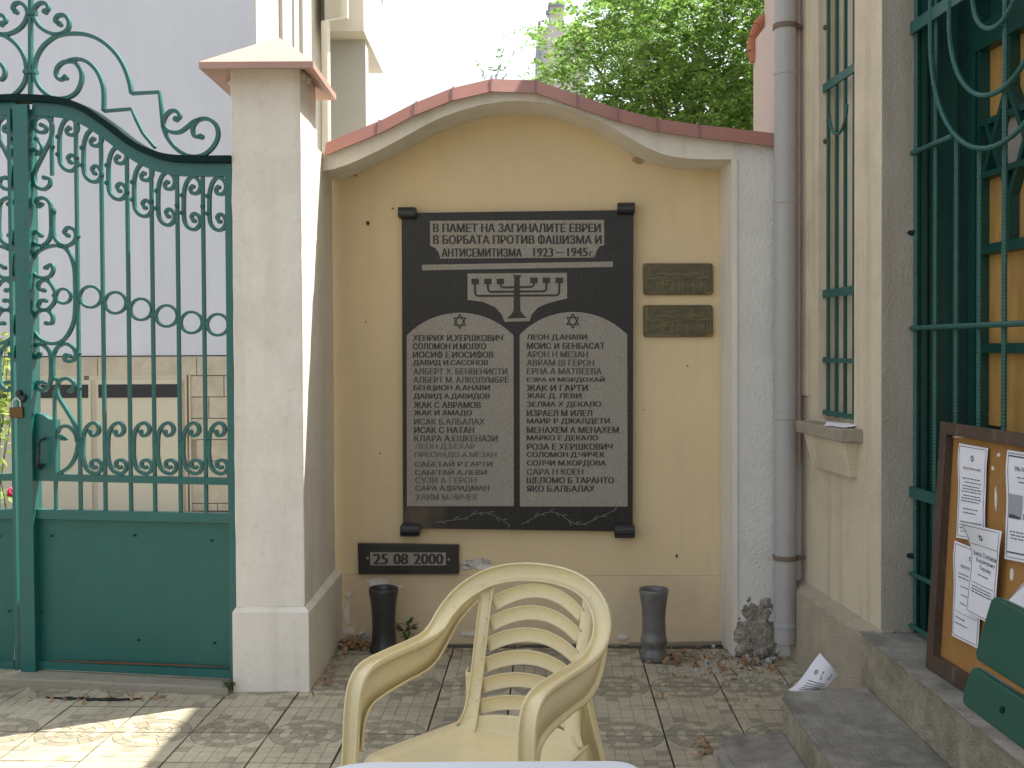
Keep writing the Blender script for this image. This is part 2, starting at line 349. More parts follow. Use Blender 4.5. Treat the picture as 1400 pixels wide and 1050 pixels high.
# ---- courtyard paving, tile by tile
TP = .292
def make_tile(flip, seed):
    rr = random.Random(seed); mb = MB(); h = TP / 2 - .0028
    mb.box((-h, -h, -.03), (h, h, -.0022), 0)
    g = .0007
    def cell(poly, m):
        z = rr.uniform(-.0006, .0004)
        if flip: poly = [(-x, -y) for x, y in poly]
        n = len(poly); cx = sum(p[0] for p in poly) / n; cy = sum(p[1] for p in poly) / n
        top = [(x - (x - cx) * .03, y - (y - cy) * .03, z) for x, y in poly]
        mb.add([(x, y, -.0023) for x, y in poly] + top, [tuple(range(n, 2 * n))] + [(i, (i + 1) % n, (i + 1) % n + n, i + n) for i in range(n)], m)
    R = [.0, .034, .069, .104, .139]
    for k in range(4):
        r0, r1 = R[k] + g, R[k + 1] - g
        cells = [2, 4, 6, 9][k]
        for i in range(cells):
            off = .5 if k % 2 else 0
            a0 = math.pi * i / cells; a1 = math.pi * (i + 1) / cells
            e = g / max(r0, .01); a0 += e; a1 -= e
            nn = 3 if k > 0 else 4
            outer = [(r1 * math.cos(a0 + (a1 - a0) * q / nn), -h + .001 + r1 * math.sin(a0 + (a1 - a0) * q / nn)) for q in range(nn + 1)]
            inner = [(r0 * math.cos(a0 + (a1 - a0) * q / nn), -h + .001 + r0 * math.sin(a0 + (a1 - a0) * q / nn)) for q in range(nn, -1, -1)]
            dark = (k == 1) or (k == 3 and rr.random() < .85) or (k == 2 and i % 3 == 1) or (k == 0 and i == 0)
            cell(outer + inner, 2 if dark else 1)
    # squared setts outside the rings
    s = 2 * h / 6
    for i in range(6):
        for j in range(6):
            x0, x1 = -h + i * s + g, -h + (i + 1) * s - g; y0, y1 = -h + j * s + g, -h + (j + 1) * s - g
            mx, my = (x0 + x1) / 2, (y0 + y1) / 2
            far = math.hypot(max(abs(x0), abs(x1)), y1 + h); near = math.hypot(min(abs(x0), abs(x1)), y0 + h)
            if near > .140: cell([(x0, y0), (x1, y0), (x1, y1), (x0, y1)], 1 if rr.random() < .94 else 2)
            elif far > .146:   # sett cut by the outer ring
                pts = [(x0 + (x1 - x0) * a / 4, y0 + (y1 - y0) * b / 4) for a, b in
                       [(0, 0), (1, 0), (2, 0), (3, 0), (4, 0), (4, 1), (4, 2), (4, 3), (4, 4), (3, 4), (2, 4), (1, 4), (0, 4), (0, 3), (0, 2), (0, 1)]]
                out = []
                for x, y in pts:
                    d = math.hypot(x, y + h)
                    if d < .1415: k_ = .1415 / max(d, 1e-4); x, y = x * k_, -h + (y + h) * k_
                    out.append((min(max(x, x0), x1), min(max(y, y0), y1)))
                o2 = []
                for p in out:
                    if not o2 or (abs(p[0] - o2[-1][0]) + abs(p[1] - o2[-1][1])) > 1e-4: o2.append(p)
                if len(o2) > 2:
                    A = abs(sum(o2[i][0] * o2[(i + 1) % len(o2)][1] - o2[(i + 1) % len(o2)][0] * o2[i][1] for i in range(len(o2)))) / 2
                    if A > 1.2e-4: cell(o2, 1)
    ob = mb.build('paving_tile', [M['tile_base'], M['tile_light'], M['tile_dark']], org=(0, 0, 0))
    me = ob.data; bpy.data.objects.remove(ob); return me
tiles = [make_tile(False, 1), make_tile(True, 2), make_tile(False, 3), make_tile(True, 4)]
paving = MB().box((-3.2, 1.2, -.028), (1.5, 5.32, -.0262)).build('courtyard_paving', M['joint_dirt'], org=(0, 0, 0))
struct(paving, label='sand coloured paving of moulded tiles with ring and sett patterns')
dx, dy = math.sin(.0333), math.cos(.0333)
O0 = at_z(583, 1003, 0)
for j in range(-9, 6):
    for i in range(-9, 6):
        c = O0 + Vector((dy, -dx, 0)) * (i + .5) * TP + Vector((dx, dy, 0)) * (j + .5) * TP
        if not (-3.0 < c.x < 1.42 and 1.3 < c.y < 5.2): continue
        if c.x > .98 and c.y < 3.8 or c.x < -.85 and c.y > 4.72 or (c.x > -1.19 and c.x < -.86 and c.y > 4.65): continue
        if c.y < 2.9 and abs(c.x) > 1.2: continue
        ob = bpy.data.objects.new('paving_tile', tiles[(j % 2) + 2 * random.randint(0, 1)]); COL.objects.link(ob); ob.parent = paving
        ob.location = (c.x, c.y, random.uniform(-.003, .0)); ob.rotation_euler = (random.uniform(-.006, .006), random.uniform(-.006, .006), -.0333 + random.uniform(-.004, .004))

# ================================================================== NICHE WALL
arch_y = [(458, 247), (470, 244), (486, 239), (503, 232), (528, 220), (553, 207), (578, 193), (603, 180), (632, 169), (662, 161), (690, 157), (717, 156), (744, 159), (771, 165),
          (792, 173), (813, 182), (837, 195), (860, 209), (875, 217), (891, 224), (905, 228), (925, 231), (955, 232), (985, 232)]
cop_b = [(455, 213), (517, 183), (568, 157), (619, 137), (672, 125), (733, 127), (790, 147), (846, 166), (900, 180), (957, 188), (1070, 201)]
XL, XR = -.872, 1.36
wall = thing('memorial_wall', 'cream wall with a yellow plastered niche, curved top and red coping behind the white chair', 'wall', (0, 5.2, 0))
top = [FR(*p) for p in cop_b]; top[0] = Vector((XL, front_y(XL), top[0].z)); 
tz = [Vector((p.x, front_y(p.x), p.z + .01)) for p in top]
ar = [YE(*p) for p in arch_y]; ar = [Vector((p.x, front_y(p.x), p.z)) for p in ar]
ar[0].x = XL
xr = ar[-1].x
poly = [Vector((XL, front_y(XL), ar[0].z))] + ar[1:] + [Vector((xr, front_y(xr), -.02)), Vector((XR, front_y(XR), -.02)), Vector((XR, front_y(XR), tz[-1].z))] + list(reversed(tz[:-1]))
# front layer as strips (keeps concave outline clean)
mb = MB()
def topz(x):
    for a, b in zip(tz[:-1], tz[1:]):
        if a.x <= x <= b.x: return a.z + (b.z - a.z) * (x - a.x) / (b.x - a.x)
    return tz[-1].z if x > tz[-1].x else tz[0].z
xs = sorted(set([round(p.x, 5) for p in ar] + [round(p.x, 5) for p in tz if XL <= p.x < xr]))
def arz(x):
    for a, b in zip(ar[:-1], ar[1:]):
        if a.x - 1e-4 <= x <= b.x + 1e-4: return a.z + (b.z - a.z) * (x - a.x) / (b.x - a.x)
    return ar[-1].z
def layer(mb, cols, d0, d1):     # cols: (x, zlow, zhigh) columns shared, closed shell between depth d0 and d1
    vs = []
    for x, a, b in cols:
        vs += [(x, front_y(x, d0), a), (x, front_y(x, d0), b), (x, front_y(x, d1), b), (x, front_y(x, d1), a)]
    fs = []
    for i in range(len(cols) - 1):
        k = i * 4; l = k + 4
        fs += [(k + q, k + (q + 1) % 4, l + (q + 1) % 4, l + q) for q in range(4)]
    fs += [(0, 3, 2, 1), tuple(4 * len(cols) - 4 + q for q in range(4))]
    mb.add(vs, fs)
layer(mb, [(x, arz(x), topz(x)) for x in xs], 0, .29)
cols = [(xr, -.02, topz(xr))] + [(p.x, -.02, p.z) for p in tz if p.x > xr and p.x < XR] + [(XR, -.02, topz(XR))]
o = MB(); layer(o, cols, 0, .29)
mb.build('niche_frame', M['plaster_white'], wall)
pil = o.build('pilaster', M['plaster_rough'], wall)
# smooth pale strip down the pilaster's inner edge
mb = MB(); a = xr; mb.plan([(a - .003, front_y(a, -.006)), (a + .02, front_y(a + .02, -.006)), (a + .02, front_y(a + .02, .02)), (a - .003, front_y(a, .29))], .0, ar[-1].z + .0)
mb.build('corner_bead', M['plaster_white'], wall)
cols = [(XL, 0, topz(XL))] + [(p.x, 0, p.z) for p in tz if XL < p.x < XR] + [(XR, 0, topz(XR))]
zj = YE(920, 787).z
up = MB(); layer(up, [(x, zj, b) for x, a, b in cols], .292, .49); up.build('back_panel', M['plaster_yellow'], wall, label='yellow plaster back of the niche')
lo = MB(); layer(lo, [(x, -.03, zj - .0015) for x, a, b in cols], .2912, .49); lo.build('back_panel', M['plaster_yellow_low'], wall, label='stained lower band of yellow plaster')
# coping, one folded sheet per joint
for i in range(len(cop_b) - 1):
    a, b = FR(*cop_b[i], off=.05), FR(*cop_b[i + 1], off=.05)
    if i == 0: a.x = XL + .02
    mb = MB(); g = Vector((.002, 0, 0))
    prof = [(0, 0), (.038, .066), (.30, .10), (.56, .06), (.585, .0), (.56, .0), (.54, .045), (.30, .085), (.05, .05), (.014, .0)]
    A = [a + g + Vector((0, y, z)) for y, z in prof]; B = [b - g + Vector((0, y, z)) for y, z in prof]
    n = len(prof); mb.add(A + B, [tuple(range(n)), tuple(range(2 * n - 1, n - 1, -1))] + [(k, (k + 1) % n, (k + 1) % n + n, k + n) for k in range(n)])
    mb.build('coping_tile', M['coping'], wall)
    if i:
        mb = MB(); P = [a + Vector((0, y - .003, z + .002)) for y, z in [(0, -.003), (.038, .068), (.30, .103), (.56, .063)]]
        mb.strap(P, (1, 0, 0), .004, .007); mb.build('coping_joint', M['coping_joint'], wall)
# damage, patches, stains of plaster
def blob(mb, f, cx, cy, rx, ry, n=18, seed=0, z=0.003, m=0, back=Vector((0, .004, 0))):
    rr = random.Random(seed); P = []
    for i in range(n):
        a = 2 * math.pi * i / n; k = rr.uniform(.6, 1.1)
        P.append(f(cx + rx * k * math.cos(a), cy + ry * k * math.sin(a)))
    mb.prism(P, back, m)
mb = MB()
f3 = lambda x, y: YE(x, y, .0045)
f4 = lambda x, y: YE(x, y, .0065)
blob(mb, f3, 653, 771, 25, 8, 22, 3); blob(mb, f3, 636, 775, 9, 4, 12, 5)
mb.build('plaster_patch', M['chip'], wall, label='grey scar where the yellow plaster has come off')
for (cx, cy, rx, ry, s) in [(664, 775, 13, 5, 4), (517, 796, 19, 7, 9), (540, 803, 12, 4, 10), (475, 840, 5, 17, 11), (478, 862, 8, 8, 12), (640, 866, 12, 4, 14), (852, 871, 8, 4, 15), (476, 812, 5, 5, 16), (497, 868, 9, 5, 18)]:
    mb = MB(); blob(mb, f4, cx, cy, rx, ry, 16, s); mb.build('plaster_patch', M['chip_white'], wall)
mb = MB(); blob(mb, f3, 873, 219, 9, 6, 10, 21); mb.build('plaster_patch', mat('brown_patch', (.40, .28, .16), .9), wall, label='small brown patch under the arch')
for i, (cx, cy, rx, ry) in enumerate([(503, 305, 3, 4), (537, 285, 2, 1), (486, 240, 2, 1.2), (925, 760, 1.5, 2.5), (880, 560, 1.2, 1), (520, 620, 1.2, 1.4), (940, 500, 1, 1), (500, 440, 1, 1.3)]):
    mb = MB(); blob(mb, f3, cx, cy, rx, ry, 8, 50 + i); mb.build('wall_scuff', M['rust'], wall)
# crumbling foot of the pilaster
from mathutils import noise as MN
rr = random.Random(5); mb = MB(); nu, nv = 44, 60; vs = []
for j in range(nv + 1):
    for i in range(nu + 1):
        px = 1003 + 62 * i / nu; py = 806 + 92 * j / nv
        q_ = Vector((px * .05, py * .05, 0)); n_ = MN.fractal(q_, .9, 2.1, 6)
        edge = min(1, (py - 812) / 40) * 1.0 - ((px - 1034) / 27) ** 2 * .9 + (.25 if py > 850 else 0)
        mk = edge - .25 + n_ * .9
        vs.append(FR(px, py, max(-.006, min(.004 + mk * .012, .014)) + (MN.noise(Vector((px * .5, py * .5, 3))) * .004 if mk > 0 else -.004)))
mb.add(vs, [(j * (nu + 1) + i, j * (nu + 1) + i + 1, (j + 1) * (nu + 1) + i + 1, (j + 1) * (nu + 1) + i) for j in range(nv) for i in range(nu)])
mb.build('decayed_foot', M['decay'], wall, smooth=True, label='crumbling dark render at the pilaster foot')
mb = MB()
for i in range(9): 
    c = FR(1012 + rr.uniform(0, 34), 890 + rr.uniform(-6, 5), .02); mb.ball(c, rr.uniform(.012, .03))
mb.build('rubble', M['decay'], wall)
mb = MB(); mb.strap([YE(860, 881, .012), YE(940, 880, .012), YE(986, 879, .012)], NF, .016, .02); mb.strap([YE(475, 885, .01), YE(560, 882, .01), YE(700, 882, .01), YE(850, 882, .01)], NF, .012, .012)
mb.build('wall_foot', M['concrete'], wall)

# ================================================================== GATE PILLAR
pil = thing('gate_pillar', 'cream plastered square gate pillar with pink pyramid cap', 'pillar', (-1.01, 4.7, 0))
x0, x1 = at_y(319, 500, 4.54).x, at_y(414, 500, 4.54).x
zt = at_y(370, 88, 4.54).z; zp = at_y(375, 830, 4.54).z
worn(MB().box((x0, 4.54, zp - .004), (x1, 4.9, zt)).build('shaft', M['plaster_pillar'], pil, bevel=.005), 5, .008, .10)
MB().plan([(x0 - .012, 4.525), (x1 + .018, 4.525), (x1 + .03, 5.33), (x0 - .012, 5.33)], -.01, zp - .02).build('plinth', M['plaster_pillar'], pil, bevel=.003)
MB().plan([(x0, 4.54), (x1, 4.54), (x1, 5.33), (x0, 5.33)], zp - .02, zp).prism([(x1 + .018, 4.525, zp - .02), (x1 + .0005, 4.539, zp), (x1 + .0005, 5.33, zp), (x1 + .03, 5.33, zp - .02)], (-.02, 0, -.001)).prism([(x0 - .012, 4.525, zp - .02), (x1 + .018, 4.525, zp - .02), (x1, 4.5385, zp), (x0, 4.5385, zp)], (0, .01, 0)).build('plinth_chamfer', M['plaster_white'], pil)
MB().box((x0 + .002, 4.9, zp), (x1 - .001, 5.33, topz(XL) + .0)).build('side_wall', M['plaster_pillar'], pil)
cx0, cx1, cy0, cy1, cz = x0 - .095, x1 + .075, 4.42, 5.0, at_y(370, 88, 4.42).z
ap = Vector(((x0 + x1) / 2 + .02, 4.71, at_y(382, 50, 4.7).z))
b4 = [(cx0, cy0), (cx1, cy0), (cx1, cy1), (cx0, cy1)]
MB().add([(x, y, cz - .014) for x, y in b4] + [(x, y, cz + .012) for x, y in b4] + [ap] + [(x + (.02 if x < ap.x else -.02), y + (.02 if y < ap.y else -.02), cz - .014) for x, y in b4] + [(ap.x, ap.y, cz + .10)],
         [(0, 1, 5, 4), (1, 2, 6, 5), (2, 3, 7, 6), (3, 0, 4, 7), (4, 5, 8), (5, 6, 8), (6, 7, 8), (7, 4, 8), (1, 0, 9, 10), (2, 1, 10, 11), (3, 2, 11, 12), (0, 3, 12, 9), (10, 9, 13), (11, 10, 13), (12, 11, 13), (9, 12, 13)]).build('cap', M['cap'], pil)
mb = MB()
for (x, y) in [(cx1 - .09, 4.60), (cx1 - .08, 4.66), (cx0 + .05, 4.7)]: mb.ball((x + .01, y, cz + .0), .022)
mb.build('mortar', M['chip_white'], pil)
MB().box((x0 - .045, 4.82, at_y(300, 205, 4.8).z), (x0 - .002, 4.88, at_y(300, 185, 4.8).z)).build('coping_stub', M['cap'], pil)

# ================================================================== GATE
G0 = at_z(45, 916, .03); G1 = at_z(322, 931, .03); gd = (G1 - G0).normalized(); gd.z = 0; GN = Vector((-gd.y, gd.x, 0)).normalized()
def G(px, py, off=0): return at_pl(px, py, G0 - GN * off, GN)
def gpath(p, n=6, off=0, mir=None): 
    q = catmull([(a, b) for a, b in p], n) if n else p
    return [G(x, y, off) for x, y in q]
PXM = 4.75 / F
def roll_end(mb, p, r=.010): mb.tube([p - GN * .009, p + GN * .009], r, 8)
def scroll_obj(name, pts, parent, w=.014, t=.016, n=6, balls=True, ends=(1, 1)):
    mb = MB(); P = gpath(pts, n); mb.strap(P, GN, w, t)
    if ends[0]: roll_end(mb, P[0])
    if ends[1]: roll_end(mb, P[-1])
    return mb.build(name, M['green'], parent)
def curl(cx, cy, R, a0, a1, r1=.3, n=16):
    """photo-space curl about (cx, cy): angles in degrees, clockwise on the photo as they grow"""
    return [(cx + R * (1 - (1 - r1) * (k / n) ** .8) * math.cos(math.radians(a0 + (a1 - a0) * k / n)), cy + R * (1 - (1 - r1) * (k / n) ** .8) * math.sin(math.radians(a0 + (a1 - a0) * k / n))) for k in range(n + 1)]
beam = [(-300, 222), (-260, 218), (-180, 217), (-160, 210), (-130, 195), (-100, 172), (-65, 151), (-30, 140), (10, 136), (50, 136), (90, 140), (120, 151), (150, 171), (180, 194), (205, 208), (235, 217), (275, 219), (320, 219)]
beam_s = catmull(beam, 5)
arch = thing('gate_arch', 'curved green iron arch beam with large scroll ornament above the gate leaves', 'gate arch', G(45, 900))
mb = MB(); mb.strap([G(x, y) for x, y in beam_s], GN, .027, .085); mb.build('beam', M['green_dark'], arch)
def both(name, pts, n=6, w=.015, ends=(1, 1)):
    for s in (1, -1):
        q = pts if s > 0 else [(84 - x, y) for x, y in pts]
        mb = MB(); P = [G(x, y) for x, y in (catmull(q, n) if n else q)]; mb.strap(P, GN, w, .018)
        if ends[0]: roll_end(mb, P[0], .013)
        if ends[1]: roll_end(mb, P[-1], .013)
        mb.build(name, M['green'], arch)
both('scroll', [(60, 15), (58, 11), (62, 7), (66, 11), (64, 17), (58, 18)][:0] + [(62, 16), (66, 12), (64, 6), (57, 4), (50, 8), (46, 16), (47, 24), (53, 35), (63, 43), (75, 47), (87, 45), (94, 38), (94, 28), (88, 21), (79, 22), (76, 29), (82, 33)])
both('scroll', [(47, 97), (50, 80), (58, 65), (70, 54), (82, 48), (100, 46), (120, 48), (140, 57), (158, 73), (170, 92), (177, 112), (180, 128)], ends=(0, 0))
both('step_bar', [(180, 128), (218, 126), (221, 150), (223, 172)], n=0, ends=(0, 0), w=.013)
both('scroll', [(223, 172), (229, 188), (242, 204), (258, 213), (275, 213), (289, 204), (298, 188), (296, 172), (285, 163), (272, 164), (264, 174), (266, 186), (275, 187)], ends=(0, 1))
both('scroll', [(241, 163), (246, 160), (243, 153), (234, 152), (226, 160), (224, 171), (232, 180), (245, 181), (256, 174), (266, 166), (276, 163)], ends=(1, 0))
both('scroll', [(47, 100), (50, 112), (58, 124), (70, 133), (82, 135), (97, 132), (107, 123), (112, 108), (110, 95), (101, 85), (88, 85), (79, 92), (77, 102), (82, 109), (90, 106)], ends=(0, 1))
both('scroll', [(94, 83), (105, 81), (118, 84), (130, 94), (138, 108), (142, 125), (142, 152)], ends=(0, 0))
both('step_bar', [(142, 152), (180, 149), (187, 165), (196, 183), (212, 202)], n=0, ends=(0, 0), w=.012)
mb = MB(); mb.strap([G(42, -110), G(42, 134)], GN, .016, .018); mb.build('finial_rod', M['green'], arch)
MB().strap([G(34, 99, .0), G(50, 98, 0)], GN, .016, .034).build('collar', M['green'], arch); MB().strap([G(38, 18), G(49, 17)], GN, .022, .034).build('collar', M['green'], arch)

def leaf(label, mir, cat='gate'):
    f = (lambda x: 69 - x) if mir else (lambda x: x)
    L = thing('gate_leaf', label, cat, G(f(180), 900), 'iron gate leaves')
    g = lambda x, y, off=0: G(f(x), y, off)
    def beam_y(x):
        x = f(x)
        for a, b in zip(beam_s[:-1], beam_s[1:]):
            if a[0] <= x <= b[0]: return a[1] + (b[1] - a[1]) * (x - a[0]) / max(b[0] - a[0], 1e-6)
        return 219
    def S(name, pts, n=6, w=.0145, ends=(1, 1), balls=()):
        q = catmull(pts, n) if n else pts
        mb = MB(); P = [g(x, y) for x, y in q]; mb.strap(P, GN, w, .016)
        if ends[0]: roll_end(mb, P[0])
        if ends[1]: roll_end(mb, P[-1])
        for b in balls: mb.ball(g(b[0], b[1], .004), .0115)
        return mb.build(name, M['green'], L)
    # top band under the beam
    xs_ = [46 + (318 - 46) * k / 24 for k in range(25)]
    mb = MB(); mb.strap([g(x, beam_y(x) + 13, .0) for x in xs_], GN, .058, .024); mb.build('top_band', M['green'], L)
    # frame
    def vbar(x, y0, y1, w, t, name='bar', off=0, mm='green'):
        b = g(x, 500, off); a = Vector((b.x, b.y, g(x, y0, off).z)); c = Vector((b.x, b.y, g(x, y1, off).z))
        mb = MB(); mb.strap([a, c], GN, w, t); return mb.build(name, M[mm], L)
    vbar(317, beam_y(317) + 6, 930, .030, .035, 'hinge_stile')
    vbar(47.5, 150, 917, .016, .052, 'meeting_stile', -.004)
    xsb = [108, 142, 177, 210, 245, 280]
    for x in xsb: vbar(x, beam_y(x) + 20, 700, .0135, .014)
    vbar(75, beam_y(75) + 18, 240, .0135, .014); vbar(74, 534, 698, .0135, .012)
    def hb(y0, y1, w, t, name, off=0, x0=48, x1=318):
        mb = MB(); mb.strap([g(x0, y0, off), g(x1, y1, off)], GN, w, t); mb.build(name, M['green'], L)
    hb(652, 658, .030, .026, 'middle_rail'); hb(702, 708, .040, .030, 'lower_rail')
    # sheet panel
    mb = MB(); mb.prism([g(50, 706, -.006), g(316, 712, -.006), g(318, 924, -.006), g(50, 912, -.006)], GN * .003); mb.build('sheet_panel', M['green_panel'], L)
    mb = MB(); mb.strap([g(48, 908), g(318, 921)], GN, .034, .022); mb.build('bottom_rail', M['green'], L)
    mb = MB(); mb.strap([g(70, 903, .012), g(150, 906, .012), g(240, 909, .012), g(312, 912, .012)], GN, .006, .004, ws=[.002, .010, .006, .004]); mb.build('rust_seam', M['rust'], L)
    for (x, y) in [(70, 733), (184, 732), (289, 739), (57, 836), (189, 875), (293, 879)]:
        mb = MB(); mb.tube([g(x, y, .004), g(x, y, -.004)], .0045, 8); mb.build('rivet', M['green_dark'], L)
    # top C scrolls
    for x, yt in [(75, 161), (108, 176), (142, 200), (177, 223), (210, 235), (245, 241), (280, 242)]:
        tp_ = [(21, 14), (17, 17), (20, 23), (28, 23), (33, 16), (32, 8), (26, 2), (19, 1), (12, 7), (7.5, 19), (6.5, 32), (6.5, 50), (8, 62), (14, 70), (22, 73), (29, 70), (33, 62), (30, 54), (24, 51), (19, 55), (23, 61)]
        k_ = .86 if x > 200 else .93
        S('c_scroll', [(x + 5.6 * (1 - k_) + p * k_, yt + q_) for p, q_ in tp_], 4, balls=[(x + 4, yt + 26), (x + 4, yt + 50), (x - 3, yt + 40)])
    # bottom scrolls
    for x in [108, 142, 177, 210, 245, 280]:
        yt = 578
        tp_ = [(17, 12), (20, 17), (26, 17), (30.5, 11), (29, 4), (23, 0), (14, 4), (8, 14), (6.5, 28), (6.5, 44), (9, 57), (14, 65), (22, 69), (29, 69), (34, 63), (34, 56), (28, 51), (20, 53), (19, 59), (25, 61)]
        S('c_scroll', [(x + .9 * p, yt + q_) for p, q_ in tp_], 4, balls=[(x + 3, yt + 22)])
        
    # chain of rings
    for x, y, r in [(87, 405, 10), (124, 406, 14.5), (158, 414, 14.5), (193, 423, 14.5), (228, 432, 14.5), (262, 441, 14.5), (298, 444, 14.5)]:
        mb = MB(); mb.strap([g(x + r * math.cos(k * math.pi / 12), y + r * math.sin(k * math.pi / 12)) for k in range(24)], GN, .011, .014, closed=True)
        mb.ball(g(x - r - 3, y - 1), .011)
        mb.build('ring', M['green'], L)
    # ornate column beside the meeting stile
    S('heart_scroll', [(57, 171), (63, 174), (62, 180), (54, 181), (48, 175), (48, 165), (54, 160), (64, 161), (71, 170), (70, 188), (62, 206), (50, 230), (46, 243), (50, 255), (60, 259), (68, 253), (68, 245), (61, 243)])
    S('heart_scroll', [(48, 205), (52, 207), (51, 212), (46, 211)][:2] + [(52, 207), (50, 212), (55, 209), (57, 200), (50, 190)], w=.010)
    S('column_scroll', [(53, 282), (58, 279), (56, 273), (50, 276), (50, 274)][:2] + [(50, 277), (52, 272), (60, 271), (68, 277), (70, 290), (70, 318), (65, 331), (56, 336), (46, 332), (44, 322), (50, 317), (56, 322)], balls=[(74, 289)])
    S('column_scroll', [(73, 285), (73, 318), (81, 333), (93, 336), (103, 328), (103, 316), (94, 311), (88, 317), (93, 322)], ends=(0, 1), balls=[(107, 323), (82, 336), (58, 336)])
    S('oval_scroll', [(64, 363), (69, 368), (73, 372), (72, 378)][:0] + [(63, 366), (70, 362), (73, 369), (68, 378), (57, 380), (46, 374), (43, 360), (50, 346), (64, 338), (80, 336), (93, 343), (101, 362), (103, 385), (103, 425), (99, 446), (88, 464), (74, 470), (58, 466), (47, 454), (44, 440), (52, 427), (64, 424), (72, 432), (71, 442), (64, 442)], balls=[(58, 338), (83, 336), (58, 470), (83, 470)])
    S('oval_scroll', [(60, 397), (54, 395), (53, 388), (60, 383), (68, 386), (75, 397), (76, 405), (74, 414), (67, 422), (58, 424), (53, 418), (56, 411), (62, 411)])
    S('column_scroll', [(51, 487), (56, 486), (56, 481), (50, 480)][:1] + [(55, 483), (52, 489), (45, 486), (44, 477), (52, 471), (61, 473), (69, 484), (70, 510), (68, 525), (60, 534), (52, 530), (52, 523), (60, 523)])
    S('column_scroll', [(73, 520), (73, 490), (78, 476), (90, 470), (101, 476), (104, 487), (98, 494), (89, 492), (90, 485), (96, 487)], ends=(0, 1), balls=[(76, 518), (108, 483), (109, 530)])
    S('column_scroll', [(96, 534), (92, 530), (97, 524), (103, 530)][:1] + [(99, 532), (101, 524), (94, 518), (84, 519), (78, 528), (80, 542), (92, 562), (103, 582), (107, 602), (104, 622), (95, 638), (80, 648)], ends=(1, 0))
    S('column_scroll', [(84, 597), (91, 600), (92, 593), (84, 592), (79, 599)][:2] + [(83, 598), (90, 601), (93, 595), (86, 588), (80, 590)][:0] + [(84, 599), (79, 592), (84, 584), (94, 583), (103, 592), (106, 604)], ends=(1, 0))
    # lock box with curved top, handle
    if not mir: MB().prism([g(44, 566, .012), g(52, 565, .012), (g(60, 568, .012)), g(66, 573, .012), g(71, 575, .012), g(76, 574, .012), g(76, 650, .012), g(44, 649, .012)], GN * .035).build('lock_box', M['green'], L)
    if mir: return L
    mb = MB(); mb.tube([g(60, 600, .012), g(58, 600, .04), g(54, 603, .055), g(53, 615, .055), g(52, 634, .055), g(53, 640, .04), g(55, 640, .012)], .007, 8); mb.ball(g(57, 636, .02), .009); mb.build('handle', M['black'], L)
    return L
leaf('green iron gate leaf with scrollwork, ring chain and sheet panel, next to the pillar', False)
leaf('green iron gate leaf at the left edge, cut off by the frame, behind the padlock', True)
# centre cover post on the left leaf's edge
b = G(34, 500, .03)
cp = MB().strap([Vector((b.x, b.y, G(34, 143, .03).z)), Vector((b.x, b.y, .02))], GN, .070, .018).build('meeting_post', M['green'])
tag(cp, 'flat green iron post covering the joint between the two gate leaves', 'post')
# padlock
pk = thing('padlock', 'brown brass padlock hanging open-shackled beside the gate post', 'padlock', G(21, 572, .05))
pk['label'] = 'small brass padlock with steel shackle hanging on the gate post'
MB().prism([G(12, 557, .05), G(30, 556, .05), G(31, 571, .05), G(13, 572, .05)], GN * .02).build('lock_body', M['pad_brass'], pk, bevel=.003)
MB().tube([G(17, 558, .042), G(17, 550, .042), G(20, 545, .042), G(25, 545, .042), G(28, 549, .042), G(28, 558, .042)], .0045, 8).build('shackle', M['steel'], pk)
mb = MB(); mb.tube([G(26, 540, .05), G(34, 545, .05), G(30, 550, .045)], .006, 6); mb.ball(G(26, 538, .045), .016); mb.ball(G(33, 543, .045), .012); mb.build('hasp', M['black'], pk)
# threshold
th = [G(-300, 905, -.12), G(-300, 930, .12), G(322, 952, .13), G(322, 934, -.12)]
a, b = at_z(0, 921, .05), at_z(322, 937, .05); a2, b2 = at_z(0, 938, 0), at_z(322, 953, 0); dirv = (a - b)
aa = a + dirv * 1.5; 
mb = MB(); mb.prism([(aa.x, aa.y + .22, -.02), (aa.x, aa.y - .03, -.02), (at_y(318, 500, 4.6).x, b2.y + .02, -.02), (at_y(318, 500, 4.6).x, b.y + .25, -.02)], (0, 0, .052)); th = worn(mb.build('threshold', M['concrete'], bevel=.006), 5, .010, .06)
tag(th, 'low worn concrete threshold strip under the green gate', 'threshold')
mb = MB(); rr = random.Random(3); P = []
top_ = [(x, 952.5 + (x - 60) * .015 + rr.uniform(-1, 1)) for x in range(62, 198, 6)]; bot = [(x, 954 + (x - 60) * .015 + 2.4 * math.sin((x - 62) / 136 * 3.1) + rr.uniform(-.8, 1.2)) for x in range(197, 60, -6)]
mb.add([at_z(x, y, .0012) for x, y in top_ + bot], [tuple(range(len(top_ + bot)))]); struct(mb.build('drain_gap', M['black'], paving))

